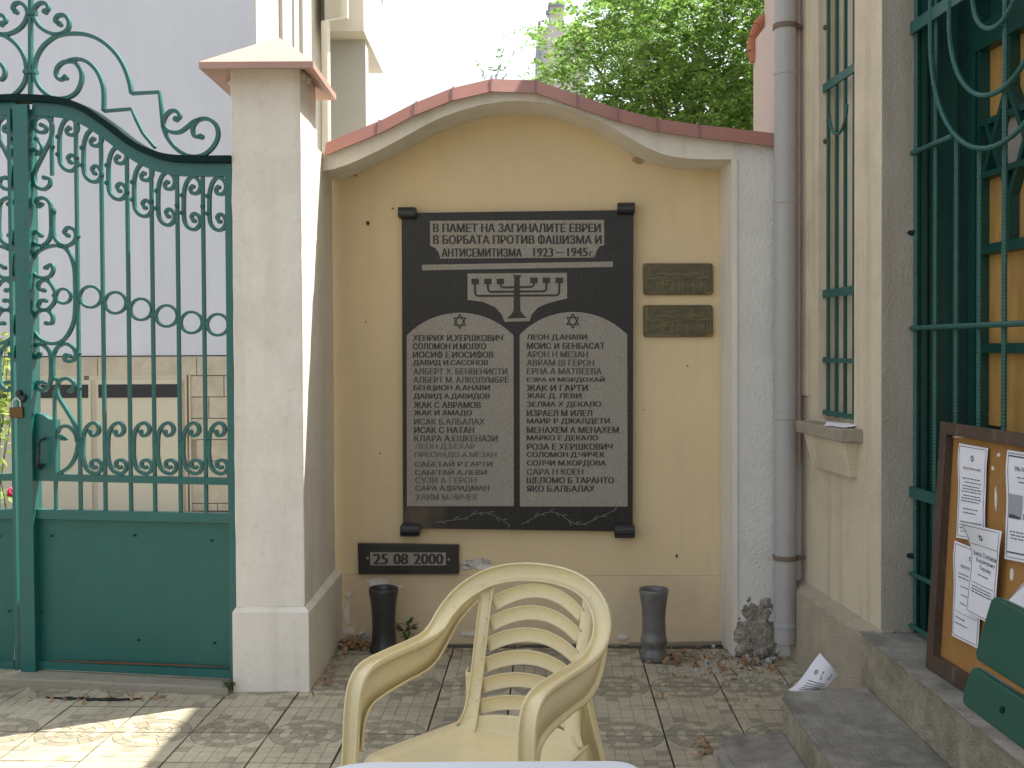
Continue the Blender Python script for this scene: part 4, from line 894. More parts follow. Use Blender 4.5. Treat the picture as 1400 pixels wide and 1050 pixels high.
def notice(label, corners, content, curlz=None, mm='paper', o=.002):
    A = [nbp(x, y, o) for x, y in corners]        # tl, tr, br, bl
    def f(u, v, lift=0):
        p = (A[0].lerp(A[1], u)).lerp(A[3].lerp(A[2], u), v)
        cz = 0
        if curlz: cz = curlz(u, v)
        cz += .0022 * math.sin(u * 5 + v * 7) + .0015 * math.sin(v * 11)
        return p + un * (cz + lift + .004)
    t = thing('notice_sheet', label, 'notice', A[3], 'notices pinned to the board')
    mb = MB(); nu, nv = 8, 14; vs = [f(i / nu, j / nv) for j in range(nv + 1) for i in range(nu + 1)]
    mb.add(vs, [(j * (nu + 1) + i, j * (nu + 1) + i + 1, (j + 1) * (nu + 1) + i + 1, (j + 1) * (nu + 1) + i) for j in range(nv) for i in range(nu)])
    s = mb.build('sheet', M[mm], t, smooth=True)
    ink = MB(); L = .0012
    def line(pts, w_=.0015, m=0):
        pts2 = []
        for a, b in zip(pts[:-1], pts[1:]):
            for k in range(6): pts2.append(f(a[0] + (b[0] - a[0]) * k / 6, a[1] + (b[1] - a[1]) * k / 6, L))
        pts2.append(f(*pts[-1], L)); ink.strap(pts2, un, w_, .0004)
    m_ = .05; line([(m_, .025), (1 - m_, .025), (1 - m_, .975), (m_, .975), (m_, .025)], .0016)
    rr = random.Random(len(label))
    for it in content:
        if it[0] == 'star':
            _, u, v, r = it
            for s_ in (1, -1):
                P = [(u + r * math.cos(math.radians(90 + 120 * k)) * 1.6, v - s_ * r * math.sin(math.radians(90 + 120 * k))) for k in range(4)]; line(P, .0016)
        elif it[0] == 'text':
            _, s_, u0, u1, v0, v1 = it
            vs, fs = text_verts(s_, 0); ax, bx = min(v.x for v in vs), max(v.x for v in vs); ay, by = min(v.y for v in vs), max(v.y for v in vs)
            ink.add([f(u0 + (v.x - ax) / (bx - ax) * (u1 - u0), v1 - (v.y - ay) / (by - ay) * (v1 - v0), L) for v in vs], fs)
        elif it[0] == 'fine':      # print too fine to read
            _, v0, v1, n, u0, u1 = it
            for k in range(n):
                v = v0 + (v1 - v0) * k / max(n - 1, 1); u = u0 + rr.uniform(0, .08); e = u1 - rr.uniform(0, .08)
                while u < e:
                    w_ = rr.uniform(.05, .13); a, b = f(u, v, L), f(min(u + w_, e), v, L); ink.strap([a, b], un, .0028, .0004); u += w_ + .025
        elif it[0] == 'bar': line([(it[1], it[2]), (it[3], it[2])], it[4])
        elif it[0] == 'photo':
            _, u0, v0, u1, v1 = it
            def g3(pts, l, mt, nm):
                k = MB(); k.add([f(u, v, l) for u, v in pts], [tuple(range(len(pts)))]); k.build(nm, M[mt], s)
            g3([(u0, v0), (u1, v0), (u1, v1), (u0, v1)], .0010, 'ink_grey', 'portrait')
            cu, cv = (u0 + u1) / 2, v0 + (v1 - v0) * .36
            g3([(u0 + .01, v1), (u0 + .03, v0 + (v1 - v0) * .72), (cu, v0 + (v1 - v0) * .6), (u1 - .03, v0 + (v1 - v0) * .72), (u1 - .01, v1)], .0016, 'ink', 'portrait')
            g3([(cu + (u1 - u0) * .2 * math.cos(a), cv + (v1 - v0) * .2 * math.sin(a)) for a in [k * math.pi / 6 for k in range(12)]], .0020, 'paper', 'portrait')
    if ink.v: ink.build('print', M['ink'], s)
    return t
notice('yellowed long memorial notice at the upper left of the orange board', [(1313, 606), (1352, 613), (1347, 742), (1309, 735)],
       [('star', .5, .14, .035), ('text', 'ВЪЗПОМЕНАНИЕ', .2, .8, .24, .265), ('fine', .36, .40, 2, .15, .85), ('fine', .44, .50, 3, .12, .88), ('fine', .54, .60, 3, .12, .88), ('fine', .68, .72, 2, .2, .8), ('fine', .82, .92, 4, .12, .9)])
notice('lower left memorial notice partly under the curled sheet on the board', [(1307, 739), (1352, 757), (1337, 887), (1303, 869)],
       [('star', .55, .13, .04), ('text', 'ВЪЗПОМЕНАНИЕ', .25, .95, .22, .25), ('fine', .32, .36, 2, .12, .9), ('fine', .45, .62, 3, .2, .8), ('bar', .1, .72, .9, .001), ('fine', .78, .84, 2, .1, .6)], o=.003)
notice('curled sheet with a star and bold name overlapping the lower notice', [(1338, 716), (1376, 727), (1366, 858), (1327, 836)],
       [('star', .45, .13, .035), ('bar', .1, .22, .92, .0014), ('text', 'Бека Соломон', .12, .92, .29, .345), ('text', 'Беджерано', .2, .88, .365, .42), ('text', 'Терову', .3, .78, .44, .495), ('fine', .54, .54, 1, .3, .75), ('bar', .1, .64, .92, .0014), ('fine', .68, .74, 3, .12, .9)],
       curlz=lambda u, v: .012 + .07 * max(0, .30 - v) ** 1.5 * 4 * (1 - u), o=.006)
notice('wide notice with a grey portrait photo at the right of the board', [(1379, 615), (1446, 626), (1442, 778), (1375, 764)],
       [('bar', .05, .05, .95, .004), ('text', 'ВЪЗПОМЕНАНИЕ', .2, .9, .14, .18), ('fine', .24, .28, 2, .2, .95), ('photo', .06, .40, .34, .62), ('text', 'Х', .38, .47, .38, .44), ('text', 'Мо', .38, .56, .47, .53), ('text', 'Па', .38, .55, .56, .62), ('fine', .74, .80, 3, .1, .95), ('bar', .05, .93, .95, .004)])
notice('small white notice half hidden behind the green bench boards', [(1379, 822), (1420, 778), (1420, 930), (1343, 900)], [('star', .4, .55, .05)], o=.004)
# leaflet on the step
lf = thing('loose_leaflet', 'curled white leaflet standing against the end of the stone step', 'leaflet', at_z(1105, 940, .0))
A = [at_y(1121, 893, 4.02), at_y(1146, 922, 4.0), at_y(1120, 942, 3.99), at_y(1076, 947, 4.03)]
A[3] = at_y(1077, 943, 4.05)
def lfp(u, v, l=0): 
    p = (A[0].lerp(A[1], u)).lerp(A[3].lerp(A[2], u), v); return p + Vector((0, -.035 * math.sin(math.pi * u) * .6 - .02 * math.sin(math.pi * v) - l, .006 * math.sin(6 * v)))
mb = MB(); mb.add([lfp(i / 8, j / 8) for j in range(9) for i in range(9)], [(j * 9 + i, j * 9 + i + 1, j * 9 + i + 10, j * 9 + i + 9) for j in range(8) for i in range(8)])
sh = mb.build('sheet', M['paper'], lf, smooth=True)
mb = MB(); mb.add([lfp(.42, .28, .002), lfp(.8, .18, .002), lfp(.85, .42, .002), lfp(.5, .5, .002)], [(0, 1, 2, 3)]); mb.build('printed_photo', M['ink_grey'], sh)
mb = MB(); rr = random.Random(4)
for k in range(5):
    v = .60 + k * .07; mb.strap([lfp(.2, v, .003), lfp(.5, v - .01, .003), lfp(.85 - rr.random() * .2, v - .02, .003)], (0, 1, 0), .0025, .0004)
for s_ in (1, -1):
    P = [(.25 + .06 * math.cos(math.radians(90 + 120 * k)), .38 - s_ * .06 * math.sin(math.radians(90 + 120 * k))) for k in range(4)]; mb.strap([lfp(u, v, .003) for u, v in P], (0, 1, 0), .0018, .0004)
mb.build('print', M['ink'], sh)

# ================================================================== BENCH
bn = thing('garden_bench', 'dark green slatted bench at the lower right with rounded board ends', 'bench', (.95, 2.0, 0))
b1 = at_y(1330, 966, 2.30); ubd = Vector((.02, -1, 0)).normalized(); ubu = Vector((.29, 0, 1)).normalized(); ubn = ubd.cross(ubu).normalized()
def board(v0, v1, u0=0, u1=1.35, t=.03, off=0, r=.02):
    P = []
    for cu, cv, a0 in ((u1 - r, v1 - r, 0), (u0 + r, v1 - r, 90), (u0 + r, v0 + r, 180), (u1 - r, v0 + r, 270)):
        P += [(cu + r * math.cos(math.radians(a0 + t_)), cv + r * math.sin(math.radians(a0 + t_))) for t_ in (0, 30, 60, 90)]
    return MB().prism([b1 + ubd * u + ubu * v + ubn * off for u, v in P], ubn * t)
# heights from the photo
v_gap = .085
board(0, .086).build('back_board', M['green_bench'], bn, bevel=.008)
board(.099, .240, .0).build('back_board', M['green_bench'], bn, bevel=.008)
for u in (.52, 1.2):
    p = b1 + ubd * u; MB().strap([p + ubu * .22 + ubn * (.018 if ubn.x > 0 else -.018), p - ubu * .2 + ubn * (.018 if ubn.x > 0 else -.018), Vector((p.x + .01, p.y, .05))], ubd, .04, .04).build('back_leg', M['green_bench'], bn)
    MB().strap([Vector((p.x - .42, p.y, .42)), Vector((p.x - .42, p.y, .045 if p.x - .42 > .67 else .0))], ubd, .04, .04).build('front_leg', M['green_bench'], bn)
    MB().strap([Vector((p.x - .44, p.y, .40)), Vector((p.x - .0, p.y, .40))], ubd, .03, .04).build('bearer', M['green_bench'], bn)
for k in range(3):
    x = b1.x - .44 + k * .13; MB().box((x, b1.y - 1.35, .415), (x + .11, b1.y, .44)).build('seat_board', M['green_bench'], bn, bevel=.008)
for u in (.17, 1.2):
    p = b1 + ubd * u + ubu * .043; k = -1 if ubn.x > 0 else 1
    MB().tube([p + (ubn * -.003 if k < 0 else ubn * .033), p + ubn * .012], .007, 10).build('bolt', M['green_dark'], bn)

# ================================================================== CHAIR
CU = Vector((.878, -.478, 0)).normalized(); CF = Vector((-.478, -.878, 0)).normalized(); CO = Vector((.023, 2.92, 0))
def C(u, f, z): return CO + CU * u + CF * f + Vector((0, 0, z))
def Cd(v): return CU * v[0] + CF * v[1] + Vector((0, 0, v[2]))
ch = thing('plastic_chair', 'pale yellow plastic armchair with slatted back in the courtyard centre', 'chair', CO)
def fback(u, z): return -(z - .40) * .32 + .8 * u * u
def sweep(pts, outs, w, fl, name, sub=6, th=.0045, prof=None):
    """channel section along pts; outs = outward side direction at each point (chair axes)"""
    N = len(pts); mix = [tuple(p) + tuple(o) for p, o in zip(pts, outs)]; S = catmull(mix, sub); n = len(S); mb = MB()
    W = w if isinstance(w, (list, tuple)) else [w] * len(pts)
    Wl = catmull([(x,) for x in W], sub)
    vs = []
    for i, s in enumerate(S):
        a = Vector(S[max(i - 1, 0)][:3]); b = Vector(S[min(i + 1, n - 1)][:3]); t = (b - a).normalized()
        o = Vector(s[3:6]); o = (o - t * o.dot(t)).normalized(); nn = t.cross(o).normalized()
        hw = Wl[i][0] / 2; c = .007
        pr = [(-hw, -fl), (-hw, -c), (-hw + c * .3, -c * .3), (-hw + c, 0), (0, .0012), (hw - c, 0), (hw - c * .3, -c * .3), (hw, -c), (hw, -fl)]
        P = Vector(s[:3])
        for x, y in pr:
            q_ = P + o * x + nn * y; vs.append(C(q_.x, q_.y, q_.z))
    k = 9; fs = [(i * k + j, i * k + j + 1, (i + 1) * k + j + 1, (i + 1) * k + j) for i in range(n - 1) for j in range(k - 1)]
    mb.add(vs, fs); ob = mb.build(name, M['chair'], ch, smooth=True)
    m = ob.modifiers.new('solid', 'SOLIDIFY'); m.thickness = th; m.offset = 0
    return ob
# one half, person's right (photo left) has u < 0
half = [((.246, .450, .0), (1, 0, 0), .042), ((.245, .438, .25), (1, 0, 0), .044), ((.242, .424, .46), (1, 0, 0), .046), ((.240, .415, .56), (1, 0, 0), .046), ((.239, .394, .606), (1, 0, 0), .046), ((.239, .350, .624), (1, 0, 0), .045),
        ((.239, .26, .628), (1, 0, 0), .044), ((.239, .16, .628), (1, 0, .05), .044), ((.239, .09, .632), (1, 0, .1), .044), ((.240, .04, .648), (1, 0, .2), .045), ((.238, .0, .678), (1, .0, .3), .047), ((.224, -.035, .712), (1, 0, .5), .048),
        ((.196, -.066, .745), (.8, 0, .7), .048), ((.148, -.094, .776), (.5, 0, .9), .048), ((.082, -.113, .794), (.25, 0, 1), .048)]
pts = [h[0] for h in half]; outs = [h[1] for h in half]; ws = [h[2] for h in half]
L_ = [(-p[0], p[1], p[2]) for p in pts]; Lo = [(-o[0], o[1], o[2]) for o in outs]
allp = L_ + [(0, -.120, .800)] + list(reversed(pts)); allo = Lo + [(0, 0, 1)] + list(reversed(outs)); ws = [x * (.84 if i < 9 else .96) for i, x in enumerate(ws)]; allw = ws + [.046] + list(reversed(ws))
fr_ = sweep(allp, allo, allw, .017, 'arm_and_back_frame', 6)
for s in (-1, 1):
    rl = [(.239, .402, .43), (.239, .394, .49), (.239, .370, .525), (.238, .32, .540), (.237, .22, .548), (.237, .12, .552), (.236, .06, .57), (.232, .01, .61), (.222, -.03, .655), (.198, -.06, .695), (.178, -.075, .72)]
    P = [(s * a[0], a[1], a[2]) for a in rl]
    sweep(P, [(s, 0, 0)] * len(P), .022, .003, 'arm_rail', 5)
    # web of the arm moulding between top and rail
    top_l = [(.239, .412, .48), (.238, .41, .56), (.238, .388, .60), (.238, .345, .616), (.238, .26, .620), (.237, .16, .620), (.237, .09, .624), (.236, .04, .640), (.231, .0, .668), (.22, -.035, .702), (.19, -.066, .735), (.165, -.08, .755)]
    A_ = catmull([(s * p[0], p[1], p[2]) for p in top_l], 6); Bp = catmull(P, 6)
    n = 40; ra = [A_[int(i * (len(A_) - 1) / n)] for i in range(n + 1)]; rb = [Bp[int(i * (len(Bp) - 1) / n)] for i in range(n + 1)]
    vs = []
    for a, b in zip(ra, rb): vs += [C(*a), C(*b)]
    mb = MB(); mb.add(vs, [(2 * i, 2 * i + 1, 2 * i + 3, 2 * i + 2) for i in range(n)])
    o = mb.build('arm_web', M['chair'], ch, smooth=True); m = o.modifiers.new('solid', 'SOLIDIFY'); m.thickness = .004; m.offset = 0
    P = [(s * .178, fback(.178, .52) - .012, .52), (s * .185, -.045, .42), (s * .20, -.07, .30), (s * .215, -.10, .15), (s * .23, -.13, .0)]
    sweep(P, [(s, 0, 0)] * 5, [.030, .038, .042, .042, .040], .03, 'leg', 5)
def onback(u, z, o=0): return (u, fback(u, z) + o, z)
for s in (-1, 1):
    P = [onback(s * a, z, .000) for a, z in ((.158, .380), (.150, .42), (.148, .50), (.151, .60), (.154, .69), (.155, .752))]
    sweep(P, [(s, 0, 0)] * 6, [.060, .042, .036, .036, .036, .038], .010, 'back_stile', 4)
for k in range(6):
    ze = .437 + k * .0527; n = 14; bul = .024 + .0048 * k; we = .138 + .002 * k / 6
    P = [onback(-we + 2 * we * i / n, ze + bul * (1 - (2 * i / n - 1) ** 2), -.006) for i in range(n + 1)]
    sweep(P, [(0, 0, 1)] * (n + 1), [.037] * (n + 1), .004, 'back_slat', 2)
# seat with turned edges and bottom panel of the back
mb = MB(); nu, nv = 20, 20
def seat(u, v):
    hw = .195 + .04 * min(1, v * 1.3); x = (2 * u - 1) * hw; f = -.008 + v * .415
    z = .378 + .022 * v - .018 * math.sin(math.pi * u) * math.sin(math.pi * min(v * 1.1, 1))
    if v > .93: z -= (v - .93) * .35; 
    e = abs(2 * u - 1)
    if e > .9: z += (e - .9) * .10
    return C(x, f, z)
vs = [seat(i / nu, j / nv) for j in range(nv + 1) for i in range(nu + 1)]
mb.add(vs, [(j * (nu + 1) + i, j * (nu + 1) + i + 1, (j + 1) * (nu + 1) + i + 1, (j + 1) * (nu + 1) + i) for j in range(nv) for i in range(nu)])
o = mb.build('seat', M['chair'], ch, smooth=True); m = o.modifiers.new('solid', 'SOLIDIFY'); m.thickness = .006; m.offset = 0
mb = MB(); n = 12; rows = [(.374, .014, .20), (.381, .004, .19), (.392, 0, .172), (.402, 0, .166), (.410, 0, .164)]
vs = []
for z, o_, hw in rows:
    for i in range(n + 1):
        u = -hw + 2 * hw * i / n; zz = z + (.020 * (1 - (2 * i / n - 1) ** 2) if z > .40 else 0); vs.append(C(u, fback(u, z) + o_, zz))
mb.add(vs, [(r * (n + 1) + i, r * (n + 1) + i + 1, (r + 1) * (n + 1) + i + 1, (r + 1) * (n + 1) + i) for r in range(len(rows) - 1) for i in range(n)])
o = mb.build('back_base', M['chair'], ch, smooth=True); m = o.modifiers.new('solid', 'SOLIDIFY'); m.thickness = .005; m.offset = 0
for s in (-1, 1):
    mb = MB(); vs = []
    for k in range(9):
        f = .0 + .46 * k / 8; hw = .195 + .04 * min(1, k / 8 * 1.3); f *= .92; vs += [C(s * hw, f, .388), C(s * (hw + .018), f, .33 - .02 * math.sin(k / 8 * math.pi))]
    mb.add(vs, [(2 * i, 2 * i + 1, 2 * i + 3, 2 * i + 2) for i in range(8)]); o = mb.build('seat_skirt', M['chair'], ch, smooth=True); m = o.modifiers.new('solid', 'SOLIDIFY'); m.thickness = .005; m.offset = 0

# ================================================================== TABLE
tb = thing('plastic_table', 'white plastic table edge with rounded corners at the bottom in front of the chair', 'table', (-.05, 1.45, 0))
zt2 = .72
f0 = at_z(480, 1040, zt2); f1 = at_z(860, 1037, zt2)
xl, xr2, yf = at_z(447, 1050, zt2).x + .0, at_z(878, 1050, zt2).x, (f0.y + f1.y) / 2
P = []; r = .05
for cx, cy, a0 in ((xr2 - r, yf - r, 0), (xl + r * 1.6, yf - r, 90), (xl + r, yf - .75 + r, 180), (xr2 - r, yf - .75 + r, 270)):
    rx = r * 1.6 if a0 == 90 else r
    P += [(cx + rx * math.cos(math.radians(a0 + t)), cy + r * math.sin(math.radians(a0 + t))) for t in (0, 18, 36, 54, 72, 90)]
MB().plan(P, zt2 - .028, zt2).build('tabletop', M['table'], tb, bevel=.009)
MB().plan([(p[0] * .96 - .002, (p[1] - 1.45) * .96 + 1.45) for p in P], zt2 - .06, zt2 - .028).build('apron', M['table'], tb)
for sx in (xl + .06, xr2 - .06):
    for sy in (yf - .08, yf - .67): MB().tube([(sx, sy, zt2 - .03), (sx + (.02 if sx > 0 else -.02), sy, 0)], .02, 12, rs=[.024, .016]).build('leg', M['table'], tb)

# ================================================================== BEYOND THE GATE
yb_ = 9.8
hb_ = thing('apartment_house', 'tall grey rendered building beyond the gate with stone base, balcony box and side wall', 'building', (-5, 10, 0))
xc = at_y(349, 100, yb_).x; zs = at_y(200, 486, yb_).z
MB().box((-12, yb_, zs), (xc, 16, 9)).build('wall', M['bg_grey'], hb_)
# stone base: courses of blocks
rr = random.Random(11)
MB().box((-12, yb_ - .02, -.03), (xc - .01, 12, zs - .01)).build('base_wall', M['bg_stone'], hb_)
sx0 = at_y(46, 500, yb_).x; sx1 = at_y(258, 500, yb_).x; z1 = at_y(200, 513, yb_).z
course = (zs - z1) ; x = -5.4; 
zz = zs - .015; row = 0
while zz > -.0:
    h_ = course - .01 if row == 0 else .19; x = -5.6 + (row % 2) * .2
    while x < xc - .02:
        w_ = rr.uniform(.35, .6); xe = min(x + w_, xc - .015)
        if zz - h_ > z1 - .03 or x >= sx1 + .02 or xe <= -4.7:
            if xe - x > .06: MB().box((x + .004, yb_ - .05 - rr.uniform(0, .006), max(zz - h_, -.02) + .004), (xe - .004, yb_ - .02, zz - .004)).build('stone_block', M['bg_stone'], hb_)
        elif xe > sx1 + .08: MB().box((sx1 + .02, yb_ - .05, max(zz - h_, -.02) + .004), (xe - .004, yb_ - .02, zz - .004)).build('stone_block', M['bg_stone'], hb_)
        x = xe
    zz -= h_; row += 1
def bgq(px, py): return at_y(px, py, yb_)
# garage doors with dark slot windows
for (xa_, xb_, wa, wb) in ((-60, 118, -50, 118), (125, 258, 132, 243)):
    A_, B_ = bgq(xa_, 516), bgq(xb_, 516); o = MB(); o.box((A_.x, yb_ - .055, -.02), (B_.x, yb_ - .021, z1)); fr = o.build('door_frame', M['bg_frame'], hb_)
    MB().box((bgq(wa - 3, 0).x, yb_ - .075, -.02), (bgq(wb + 3, 0).x, yb_ - .056, bgq(0, 520).z)).build('door_panel', M['bg_cream'], hb_)
    MB().box((bgq(wa, 0).x, yb_ - .080, bgq(0, 544).z), (bgq(wb, 0).x, yb_ - .0755, bgq(0, 526).z)).build('slot_window', M['black'], hb_)
for px in (250, 255): MB().box((bgq(px, 0).x, yb_ - .07, -.02), (bgq(px + 2, 0).x, yb_ - .056, z1)).build('door_moulding', M['bg_frame'], hb_)
# side wall in a lit tone; darker raised strips stand for its recesses
def sidex(px, X): return X * F / (px - 700)      # depth where the plane x = X is seen at px
X0 = xc
MB().box((X0, yb_ + .001, -.02), (X0 + .012, 13.2, 9)).build('side_wall', M['bg_lit'], hb_)
for (a, b, mm) in ((384, 397, 'bg_fin'), (400, 406, 'bg_fin'), (412, 424, 'bg_fin')):
    ya, yb2 = sidex(a, X0), sidex(b, X0); MB().box((X0 + .012, ya, 2.4), (X0 + .05, yb2, 9)).build('dark_strip', M[mm], hb_)
XB = at_y(500, 120, 13.1).x
MB().box((at_y(450, 120, 13.1).x, 13.1, -.02), (XB, 13.35, at_y(480, 38, 13.0).z)).build('fin_wall', M['bg_fin'], hb_)
MB().box((X0 + .012, 13.2, -.02), (at_y(450, 120, 13.1).x, 13.4, 9)).build('return_wall', M['bg_lit'], hb_)
zbx = at_y(500, 44, 12.8).z
MB().plan([(at_y(445, 40, 12.8).x, 12.75), (XB + .03, 12.75), (XB + .03, 14.7), (at_y(445, 40, 12.8).x, 14.7)], zbx, zbx + 1.0).build('balcony', M['bg_lit'], hb_)
MB().box((at_y(445, 40, 12.8).x - .1, 12.65, zbx + 1.0), (XB + .1, 14.8, zbx + 1.06)).build('balcony_rim', M['bg_fin'], hb_)
xg = at_y(444, 150, 12.4).x
MB().tube([(xg, 12.5, 0), (xg, 12.5, at_y(444, 30, 12.5).z), (xg + .2, 12.6, at_y(460, 22, 12.5).z), (xg + .22, 12.6, 7)], .05, 10).build('gutter_pipe', M['bg_lit'], hb_)
# far chimney block
fb = thing('far_building', 'pale far building with square chimney rising behind the tree', 'building', (1.2, 25, 0))
def fq(px, py, y=25): return at_y(px, py, y)
MB().box((fq(737, 0).x, 25, 0), (fq(800, 0).x, 28, fq(0, 40).z)).build('gable_wall', M['dist'], fb)
MB().box((fq(735.5, 0).x, 24.9, 0), (fq(739, 0).x, 28, fq(0, 34).z)).build('metal_edge', M['dist_metal'], fb)
MB().box((fq(752, 0).x, 25.2, fq(0, 42).z), (fq(771, 0).x, 26, fq(0, 9).z)).build('chimney', M['dist'], fb)
MB().box((fq(750, 0).x, 25.1, fq(0, 9).z), (fq(773, 0).x, 26.1, fq(0, 5).z)).build('chimney_cap', M['dist_metal'], fb)
MB().box((fq(746, 0).x, 25.0, fq(0, 22).z), (fq(752, 0).x, 25.15, fq(0, 18).z)).build('antenna_arm', M['dist_metal'], fb)
fb2 = thing('far_chimney', 'small pale chimney top glimpsed through the tree leaves', 'chimney', (3.1, 26, 0))
MB().box((fq(872, 0, 26).x, 26, 0), (fq(892, 0, 26).x, 26.6, fq(0, 26, 26).z)).build('stack', M['dist'], fb2)
MB().box((fq(869, 0, 26).x, 25.9, fq(0, 26, 26).z), (fq(895, 0, 26).x, 26.7, fq(0, 22, 26).z)).build('stack_cap', M['dist_metal'], fb2)

# ================================================================== TREES
def frond(mb, p, d, L, n, rr, ls=.05):
    """compound leaf: curved rachis with paired leaflets"""
    d = d.normalized(); sidev = d.cross(Vector((0, 0, 1)))
    if sidev.length < .1: sidev = Vector((1, 0, 0))
    sidev.normalize(); up = sidev.cross(d).normalized(); roll = rr.uniform(-.7, .7); sidev = (sidev * math.cos(roll) + up * math.sin(roll)).normalized()
    for k in range(n):
        t = (k + 1) / n; c = p + d * L * t + Vector((0, 0, -L * .55 * t * t))
        for s in (-1, 1):
            l = ls * (1.1 - .35 * t) * rr.uniform(.8, 1.2); a = (sidev * s + d * .35 + Vector((0, 0, rr.uniform(-.5, .2)))).normalized(); b = a.cross(up + Vector((rr.uniform(-.4, .4), rr.uniform(-.4, .4), 0))).normalized()
            w_ = l * .55; e = c + a * l; b = (b + Vector((rr.uniform(-.6, .6), rr.uniform(-.6, .6), rr.uniform(-.6, .6)))).normalized()
            mb.add([c, c + a * l * .45 + b * w_ * .5, e, c + a * l * .45 - b * w_ * .5], [(0, 1, 2, 3)])
tree = thing('leafy_tree', 'large green tree with feathery leaves rising behind the coping on the right', 'tree', (1.6, 10, 0))
rr = random.Random(21); mb = MB()
def inside(px, py):
    # crown outline read off the photograph
    lim = [(735, 105), (750, 70), (775, 45), (800, 55), (830, 20), (855, 5), (900, 8), (960, 0), (1020, -40), (1100, -90), (1200, -90)]
    for (a, b), (c_, d_) in zip(lim[:-1], lim[1:]):
        if a <= px <= c_: return py > b + (d_ - b) * (px - a) / (c_ - a)
    return False
cnt = 0
clumps = []
while len(clumps) < 150:
    px, py = rr.uniform(775, 1120), rr.uniform(-60, 230)
    if inside(px, py): clumps.append(at_y(px, py, rr.uniform(8.6, 11.4)))
for c in clumps:
    R_ = rr.uniform(.22, .5)
    for k in range(int(30 * R_ / .35)):
        v = Vector((rr.gauss(0, 1), rr.gauss(0, 1), rr.gauss(0, .8))); v = v.normalized() * R_ * rr.random() ** .4
        p = c + v; d = v + Vector((rr.uniform(-.3, .3), rr.uniform(-.3, .3), rr.uniform(0, .25)))
        frond(mb, p, d, rr.uniform(.16, .32), 7, rr, rr.uniform(.04, .065))
for (px, py) in [(768, 60), (775, 52), (780, 66), (850, 4), (842, 12), (870, 14), (960, 6), (800, 50), (745, 100), (742, 112), (1000, 10), (930, 4)]:
    for k in range(9):
        p = at_y(px + 14 + rr.uniform(-8, 8), py + rr.uniform(-6, 10), 10 + rr.uniform(-.5, .5)); frond(mb, p, Vector((rr.uniform(-1, 1), rr.uniform(-.6, .6), rr.uniform(.1, .9))), rr.uniform(.12, .25), 8, rr, .06)
cr = mb.build('crown', M['leaf'], tree); cr['kind'] = 'stuff'
mb = MB(); tp = Vector((1.9, 10, 2.0)); mb.tube([(1.7, 10, -.03), (1.75, 10.02, 1.0), tp], .12, 10, rs=[.16, .13, .11]); mb.build('trunk', M['bark'], tree)
mb = MB()
for c in clumps[:60]:
    m_ = tp.lerp(c, .5) + Vector((rr.uniform(-.2, .2), rr.uniform(-.2, .2), .15)); mb.tube([tp, m_, c], .03, 6, rs=[.05, .025, .008])
l = mb.build('limbs', M['bark'], tree); l['kind'] = 'stuff'
sp = thing('sapling', 'thin spray of small leaves poking above the left half of the coping', 'sapling', (0.0, 7, 0))
rr = random.Random(9); mb = MB(); base = at_y(672, 125, 7.0); MB().tube([(base.x, 7, -.03), base - Vector((0, 0, .6)), base], .012, 6, rs=[.016, .009, .004]).build('stem', M['bark'], sp)
tw = MB(); lv = MB()
for (px, py) in [(694, 50), (688, 66), (703, 68), (655, 80), (660, 90), (700, 88), (676, 92), (690, 75), (683, 60)]:
    e = at_y(px, py, 7.0 + rr.uniform(-.1, .1)); s0 = base + Vector((0, 0, -.05)); m_ = s0.lerp(e, .5) + Vector((rr.uniform(-.02, .02), 0, .02)); tw.tube([s0, m_, e], .0013, 4)
    for k in range(6):
        t = .45 + .6 * k / 5; p = s0.lerp(e, min(t, 1)); a = Vector((rr.uniform(-1, 1), rr.uniform(-.5, .5), rr.uniform(-1, .4))).normalized() * .05; b = Vector((-a.z, .2, a.x)).normalized() * .011
        lv.add([p, p + a * .5 + b, p + a, p + a * .5 - b], [(0, 1, 2, 3)])
tw.build('twigs', M['bark'], sp)['kind'] = 'stuff'; lv.build('foliage', M['leaf'], sp)['kind'] = 'stuff'
# rose bush behind the left leaf
rb = thing('rose_bush', 'yellow green rose bush with one pink bloom behind the left gate leaf', 'shrub', (-2.5, 5.35, 0))
rr = random.Random(4); lv = MB(); st_ = MB()
anch = [(8, 470), (12, 480), (5, 500), (14, 520), (10, 540), (4, 560), (18, 552), (2, 530), (-20, 500), (-30, 540), (-15, 570), (-45, 520), (9, 590), (-10, 600), (-35, 600), (-50, 560), (6, 686), (-20, 640)]
for (px, py) in anch:
    p = at_y(px, py, 5.35 + rr.uniform(-.12, .2)); st_.tube([Vector((-2.55 + rr.uniform(-.1, .1), 5.4, -.03)), Vector((-2.55, 5.4, p.z * .55)) + Vector((rr.uniform(-.1, .1), 0, 0)), p], .002, 5)
    for k in range(22):
        c = p + Vector((rr.gauss(0, .035), rr.gauss(0, .04), rr.gauss(0, .04))); a = Vector((rr.uniform(-1, 1), rr.uniform(-1, 1), rr.uniform(-.5, .5))).normalized() * .028; b = Vector((rr.uniform(-1, 1), rr.uniform(-1, 1), rr.uniform(-1, 1))).cross(a).normalized() * .011
        lv.add([c - a, c + b, c + a, c - b], [(0, 1, 2, 3)])
lv.build('foliage', M['leaf_y'], rb)['kind'] = 'stuff'; st_.build('stems', M['leaf_w'], rb)['kind'] = 'stuff'
fl = MB(); p = at_y(18, 674, 5.3)
